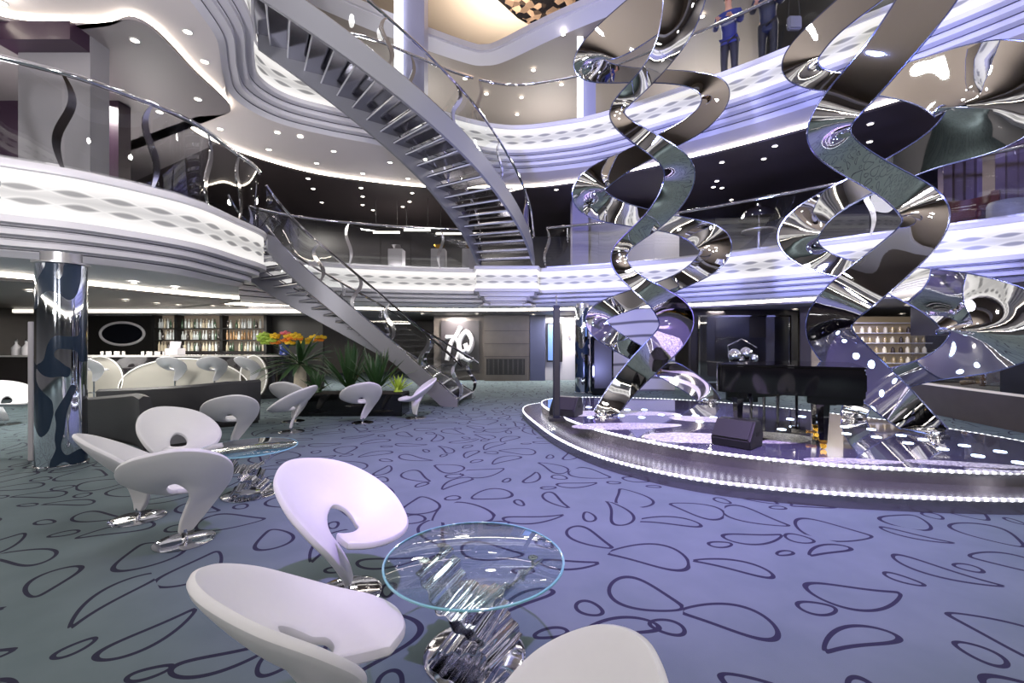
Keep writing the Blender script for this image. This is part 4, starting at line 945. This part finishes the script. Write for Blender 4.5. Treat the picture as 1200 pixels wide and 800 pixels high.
MB().lathe([(.52, 1.12), (.46, 1.28), (.28, 1.42), (.05, 1.48), (.04, 1.56), (.0001, 1.57)], 28).build('lamp_shade', M['chrome'], t)
for i, (x, z, w_) in enumerate(((-4.3, 5.28, .9), (-3.25, 5.36, .9), (-1.8, 5.24, 1.6))):
    t = thing('linear_lamp', ('short', 'raised middle', 'long')[i]+' white linear lamp hanging above the back balcony', 'lamp', (x, 15.6, z))
    MB().box((0, 0, 0), (w_, .06, .06)).build('light_bar', mat('linear_glow', (1, 1, 1), .4, emit=(1, .96, .9), estr=4), t, smooth=0)
    for s in (-.4, .4): MB().tube([(s*w_, 0, .03), (s*w_, 0, 6.55-z)], .006, 5).build('cable', M['black'], t)
for i, x in enumerate((-4.1, -2.6, -1.5)):
    t = thing('display_plinth', ('grey display plinth with a bowl behind the back railing', 'middle display plinth on the back balcony', 'display plinth beside the upper staircase')[i], 'plinth', (x, 16.2, 3.9))
    MB().box((0, 0, .45), (.5, .5, .9)).build('plinth_body', M['grey_wall'], t, bevel=.01); MB().lathe([(.06, .9), (.08, .92), (.22, 1.05), (.2, 1.05), (.05, .94)], 20).build('bowl', (M['chrome'], M['brass'], M['bronze'])[i], t)

# ------------------------------------------------------------------ upper deck columns
M['column_light'] = mat('column_light_strip', (1, 1, 1), .4, emit=(.97, .98, 1), estr=2.2)
M['lav'] = mat('lavender_column', (.62, .62, .74), .4)
def lit_column(x, y, z0, z1, w, label):
    t = thing('lit_column', label, 'column', (x, y, z0))
    MB().box((w*.28, .05, (z1-z0)/2), (w, w, z1-z0)).build('shaft', M['lav'], t, bevel=.01)
    MB().box((-w*.36, -w*.55, (z1-z0)/2), (w*.40, .06, z1-z0-.02)).build('light_strip', M['column_light'], t, smooth=0)
lit_column(-2.9, 12.85, 7.8, 13.59, .60, 'tall lavender column with a white light strip behind the upper staircase')
lit_column(2.15, 13.6, 7.8, 10.5, .42, 'column with a bright white light strip behind the upper deck railing')
# ------------------------------------------------------------------ recessed downlights
dl0 = None
def downlights(pts, z, where, group):
    global dl0
    for px, py in pts:
        p = ath(px, py, z)
        if dl0 is None:
            dl0 = thing('downlight', where, 'downlight', tuple(p), 0, group)
            MB().lathe([(.058, -.010), (.062, -.013), (.075, -.004), (.075, .004)], 20, cap=False).build('trim_ring', M['lampring'], dl0)
            MB().lathe([(.062, -.006), (.0001, -.006)], 16).build('lens', M['lamp'], dl0)
        else: dup(dl0, tuple(p), None, where, group)
downlights([(220, 37), (240, 72), (258, 151), (352, 160), (325, 155), (315, 175), (391, 177), (371, 191), (425, 203), (437, 157), (478, 209), (457, 190)], 6.585, 'small bright downlight in the pale ceiling beside the upper staircase', 'downlights in the pale mezzanine ceiling')
downlights([(2, 3), (158, 47), (119, 84), (232, 116), (187, 131)], 6.455, 'small bright downlight in the dark recessed ceiling above the balcony railing', 'downlights in the dark recess')
downlights([(361, 209), (367, 221), (377, 237), (423, 220), (425, 230), (425, 240), (483, 226), (480, 236), (472, 242), (437, 246)], 6.455, 'small bright downlight in the dark ceiling over the back balcony', 'downlights over the back balcony')
downlights([(652, 222), (846, 190), (846, 220), (836, 219), (895, 186), (840, 212), (908, 171), (857, 234), (1020, 145), (1019, 166), (1140, 128), (1150, 180)], 6.455, 'small bright downlight in the dark ceiling behind the ribbon sculptures', 'downlights behind the ribbons')
downlights([(660, 40), (625, 82), (658, 99), (611, 114), (606, 134), (693, 87), (823, 19), (736, 59), (570, 110), (545, 92)], 10.47, 'small bright downlight in the taupe ceiling above the upper deck', 'downlights above the upper deck')
downlights([(157, 331), (120, 336), (205, 337)], 2.66, 'small downlight in the pale soffit over the mirrored column', 'downlights in the soffit by the column')
downlights([(184, 356), (147, 352), (209, 358), (250, 359), (269, 358), (35, 341)], 2.535, 'small downlight in the tan ceiling in front of the bar', 'downlights before the bar')
downlights([(495, 368), (559, 368), (625, 369), (1064, 358), (1057, 368), (932, 363), (1033, 373), (860, 368), (800, 369)], 2.535, 'small downlight in the ceiling under the back balcony', 'downlights under the back balcony')
# ------------------------------------------------------------------ people
def skin(name, joints, edges, m, parent, sub=2):
    me = bpy.data.meshes.new(name); me.from_pydata([j[0] for j in joints], edges, []); o = bpy.data.objects.new(name, me); COL.objects.link(o)
    md = o.modifiers.new('Skin', 'SKIN'); md.use_smooth_shade = True
    for i, j in enumerate(joints):
        r = j[1]; me.skin_vertices[0].data[i].radius = r if isinstance(r, tuple) else (r, r)
    me.skin_vertices[0].data[0].use_root = True
    s = o.modifiers.new('Subsurf', 'SUBSURF'); s.levels = sub; s.render_levels = sub
    me.materials.append(m); o.parent = parent
    return o
M['skin'] = mat('skin', (.80, .60, .50), .5); M['navy'] = mat('blue_jacket', (.06, .13, .45), .6); M['trouser'] = mat('dark_trousers', (.10, .10, .14), .7); M['hair'] = mat('dark_hair', (.12, .08, .06), .6)
M['darknavy'] = mat('dark_navy_coat', (.05, .09, .22), .6); M['shoe'] = mat('black_shoes', (.04, .04, .04), .3)
def person(loc, rz, label, top, hem):
    t = thing('person', label, 'person', loc, rz); t.scale = (1.18,)*3
    # body (skin) - one continuous surface; faces local -y, forearms resting on a rail at 1.25 m
    J = [((0, 0, .93), (.13, .10)), ((0, -.01, 1.12), (.12, .09)), ((0, -.05, 1.36), (.14, .09)), ((0, -.07, 1.46), (.07, .06)), ((0, -.09, 1.54), (.055, .055)),
         ((0, -.12, 1.64), (.075, .09)), ((0, -.12, 1.73), (.07, .085))]
    E = [(0, 1), (1, 2), (2, 3), (3, 4), (4, 5), (5, 6)]
    for s in (-1, 1):
        b = len(J); J += [((s*.09, 0, .86), .085), ((s*.10, -.01, .50), .060), ((s*.10, .01, .10), .042), ((s*.11, -.12, .04), (.04, .03))]
        E += [(0, b), (b, b+1), (b+1, b+2), (b+2, b+3)]
        b = len(J); J += [((s*.19, -.06, 1.40), .055), ((s*.25, -.13, 1.14), .045), ((s*.16, -.34, 1.13), .036), ((s*.12, -.42, 1.135), .030), ((s*.11, -.47, 1.135), (.038, .018))]
        E += [(2, b), (b, b+1), (b+1, b+2), (b+2, b+3), (b+3, b+4)]
        for f in range(4):
            q = len(J); x = s*.11+(f-1.5)*.021; l = (.062, .072, .068, .052)[f]
            J += [((x, -.50, 1.136), .0095), ((x, -.50-l*.55, 1.128), .009), ((x, -.50-l*.8, 1.112), .008)]; E += [(b+4, q), (q, q+1), (q+1, q+2)]
        q = len(J); J += [((s*.11-s*.045, -.46, 1.13), .011), ((s*.11-s*.065, -.49, 1.125), .0095)]; E += [(b+4, q), (q, q+1)]
    skin('body', J, E, M['skin'], t)
    # clothing
    K = [((0, 0, .92), (.16, .125)), ((0, -.01, 1.12), (.155, .12)), ((0, -.05, 1.34), (.175, .12)), ((0, -.07, 1.45), (.10, .08)), ((0, .0, hem), (.175, .14))]
    D = [(0, 1), (1, 2), (2, 3), (0, 4)]
    for s in (-1, 1):
        b = len(K); K += [((s*.195, -.06, 1.39), .075), ((s*.255, -.13, 1.14), .064), ((s*.165, -.33, 1.135), .050)]; D += [(2, b), (b, b+1), (b+1, b+2)]
    skin('jacket', K, D, top, t)
    T = [((0, 0, .95), (.15, .115))]; G = []
    for s in (-1, 1):
        b = len(T); T += [((s*.09, 0, .84), .105), ((s*.10, -.015, .50), .078), ((s*.10, .005, .09), .062)]; G += [(0, b), (b, b+1), (b+1, b+2)]
    skin('trousers', T, G, M['trouser'], t)
    for s in (-1, 1): MB().sphere((s*.105, -.07, .045), .06, 14, 8, (.8, 2.0, .75)).build('shoe', M['shoe'], t)
    MB().sphere((0, -.105, 1.70), .098, 18, 12, (.88, 1.02, 1.1)).build('hair', M['hair'], t)
    fc = MB().sphere((0, -.215, 1.655), .014, 8, 6, (1, 1.2, 1.5)).build('nose', M['skin'], t)
    for s in (-1, 1): MB().sphere((s*.03, -.203, 1.68), .009, 8, 6).build('eye', mat('eye_dark', (.1, .07, .05), .2), t)
    MB().sphere((0, -.20, 1.615), .02, 10, 6, (1.3, .4, .3)).build('mouth', mat('lips', (.65, .35, .32), .5), t)
    return t
dP = Vector((-.62, -.79, 0))
person((5.28, 11.05, 7.8), math.atan2(dP.x, -dP.y), 'person in a bright blue jacket and dark trousers leaning on the upper deck railing', M['navy'], .90)
person((5.88, 10.46, 7.8), math.atan2(dP.x, -dP.y), 'person in a dark navy coat leaning on the railing beside the blue jacket', M['darknavy'], .68)
bg = thing('shoulder_bag', 'grey shoulder bag hanging beside the person in the navy coat', 'bag', (6.30, 10.16, 8.50))
MB().box((0, 0, .16), (.30, .12, .30)).build('bag_body', M['sofa_seat'], bg, bevel=.03); MB().tube(cat([(-.13, 0, .3), (-.1, 0, .7), (.08, 0, .72), (.13, 0, .3)], 8), .012).build('strap', M['black'], bg)
# ------------------------------------------------------------------ camera, light, view
cd = bpy.data.cameras.new('camera'); cam = bpy.data.objects.new('camera', cd); COL.objects.link(cam)
cam.location = (0, 0, EYE); cam.rotation_euler = (pi/2, 0, 0); cd.lens = 16; cd.sensor_width = 36; cd.shift_y = -2/1200; cd.clip_start = .05; cd.clip_end = 200
SC.camera = cam
def area(name, loc, tgt, size, power, col, shape='DISK', sy=None):
    l = bpy.data.lights.new(name, 'AREA'); l.energy = power; l.color = col; l.shape = shape; l.size = size
    if sy: l.size_y = sy
    o = bpy.data.objects.new(name, l); COL.objects.link(o); o.location = loc
    o.rotation_euler = (Vector(tgt)-Vector(loc)).to_track_quat('-Z', 'Y').to_euler(); return o
def spot(name, loc, tgt, power, col, ang=50, blend=.6, rad=.15):
    l = bpy.data.lights.new(name, 'SPOT'); l.energy = power; l.color = col; l.spot_size = radians(ang); l.spot_blend = blend; l.shadow_soft_size = rad
    o = bpy.data.objects.new(name, l); COL.objects.link(o); o.location = loc
    o.rotation_euler = (Vector(tgt)-Vector(loc)).to_track_quat('-Z', 'Y').to_euler(); return o
for k in range(11): spot('atrium_downlight', (2+(3.4 if k else 0)*cos(2*pi*k/10), 5+(3.4 if k else 0)*sin(2*pi*k/10), 13.4), (2+(3.4 if k else 0)*cos(2*pi*k/10), 5+(3.4 if k else 0)*sin(2*pi*k/10), 0), 215, (1, 1, .99), 120, .5, .22)
area('mezzanine_wash', (-6, -1.5, 9.5), (3, 8, 2), 2.5, 150, (.9, .88, 1))
spot('violet_spot', (1.0, 1.5, 10.3), (1.0, 6.0, 0), 10500, (.53, .34, 1), 52, .9)
spot('blue_spot', (5.5, 2.0, 10.3), (4.2, 7.0, 0), 1800, (.35, .42, 1), 60, .9)
spot('fascia_spot', (-3.0, 2.0, 4.3), (4.5, 11.5, 5.4), 6200, (.34, .37, 1), 70, .9, .3)
spot('stage_uplight', (3.0, 9.7, .45), (3.4, 13.0, 5), 450, (.4, .43, 1), 140, .8, .2)
spot('stage_uplight', (6.2, 8.0, .45), (8.2, 9.8, 5), 450, (.4, .43, 1), 140, .8, .2)
spot('fascia_spot', (1.5, -2, 4.3), (8.5, 8.5, 5.6), 6200, (.34, .37, 1), 60, .9, .3)
for i, (x, y, p) in enumerate([(-8.5, 9.0, 60), (-10.5, 11.5, 60), (-9, 12.8, 50), (-6.6, 15.5, 60), (-2.2, 17.5, 90), (2, 17.5, 90), (6.5, 14.8, 70), (9.5, 12, 70), (12, 9, 60), (-10, 6.5, 60)]):
    area('ground_ceiling_light', (x, y, 2.5), (x, y, 0), .8, p*2.2, (1, .95, .88))
for i, (x, y, p) in enumerate([(-8.5, 9.0, 40), (-5.5, 16.5, 50), (0, 17, 50), (5.8, 14.5, 50), (9.5, 12, 50), (-9, 13, 40)]):
    area('mezzanine_ceiling_light', (x, y, 6.35), (x, y, 0), .8, p*3, (1, .93, .86))
for i, (x, y, p) in enumerate([(0, 16, 70), (4.5, 14, 70), (9, 12, 60), (-5, 15, 70)]):
    area('upper_ceiling_light', (x, y, 10.3), (x, y, 0), .8, p*3, (1, .93, .86))
for x, y in ((-9, -2), (-3.5, -6.5), (3.5, -7), (10, -3), (13.5, 3), (-12.5, 3)):  # unseen lamps behind the camera, added to brighten what the ribbons mirror
    area('ground_ceiling_light', (x, y, 2.5), (x, y, 0), .8, 160, (1, .95, .88)); area('mezzanine_ceiling_light', (x, y, 6.35), (x, y, 0), .8, 200, (1, .93, .86)); area('upper_ceiling_light', (x, y, 10.3), (x, y, 0), .8, 200, (1, .93, .86))
    area('rear_fill', (x*1.02, y*1.02, 4.3), (x*1.02, y*1.02, 8), 2.0, 45, (1, .97, .95))
for x, y in ((-3.5, 16.5), (1.5, 17.5), (6.5, 15.8), (10.5, 12.5)): area('upper_deck_fill', (x, y, 8.3), (x, y, 12), 1.2, 150, (1, .97, .95))  # hidden fill added to brighten the taupe ceiling above the deck
for x, y in ((-8.6, 7.6), (-8.6, 10.5), (-4, 16.3)): area('mezzanine_fill', (x, y, 4.1), (x, y, 8), 1.0, 70, (1, .96, .93))  # hidden fill added to lift the dark mezzanine ceiling and its recess
area('gallery_light', (0, 15.5, 11.6), (0, 15.5, 14), 2.5, 420, (1, .9, .78))
spot('fill_spot', (-3.0, -2.5, 2.6), (-4.5, 5, 9.5), 3300, (1, .97, .98), 110, .8, .5)  # fill spots added behind the camera to lift the dark ceilings
spot('fill_spot', (4.0, -2.5, 2.6), (3, 6, 11), 1400, (.9, .9, 1), 110, .8, .5)
spot('fill_spot', (0.5, -3.2, 2.9), (0, 8, 10), 1800, (1, .97, .98), 120, .8, .5)
w = bpy.data.worlds.new('World'); SC.world = w; w.use_nodes = True
w.node_tree.nodes['Background'].inputs[0].default_value = (.5, .5, .6, 1); w.node_tree.nodes['Background'].inputs[1].default_value = .1
SC.view_settings.view_transform = 'Standard'; SC.view_settings.look = 'None'; SC.view_settings.gamma = 1; SC.view_settings.exposure = 0; SC.view_settings.use_curve_mapping = False
SC.cycles.use_denoising = True; SC.cycles.max_bounces = 10; SC.cycles.transparent_max_bounces = 24; SC.cycles.glossy_bounces = 6; SC.cycles.sample_clamp_indirect = 6
SC.cycles.caustics_reflective = False; SC.cycles.caustics_refractive = False
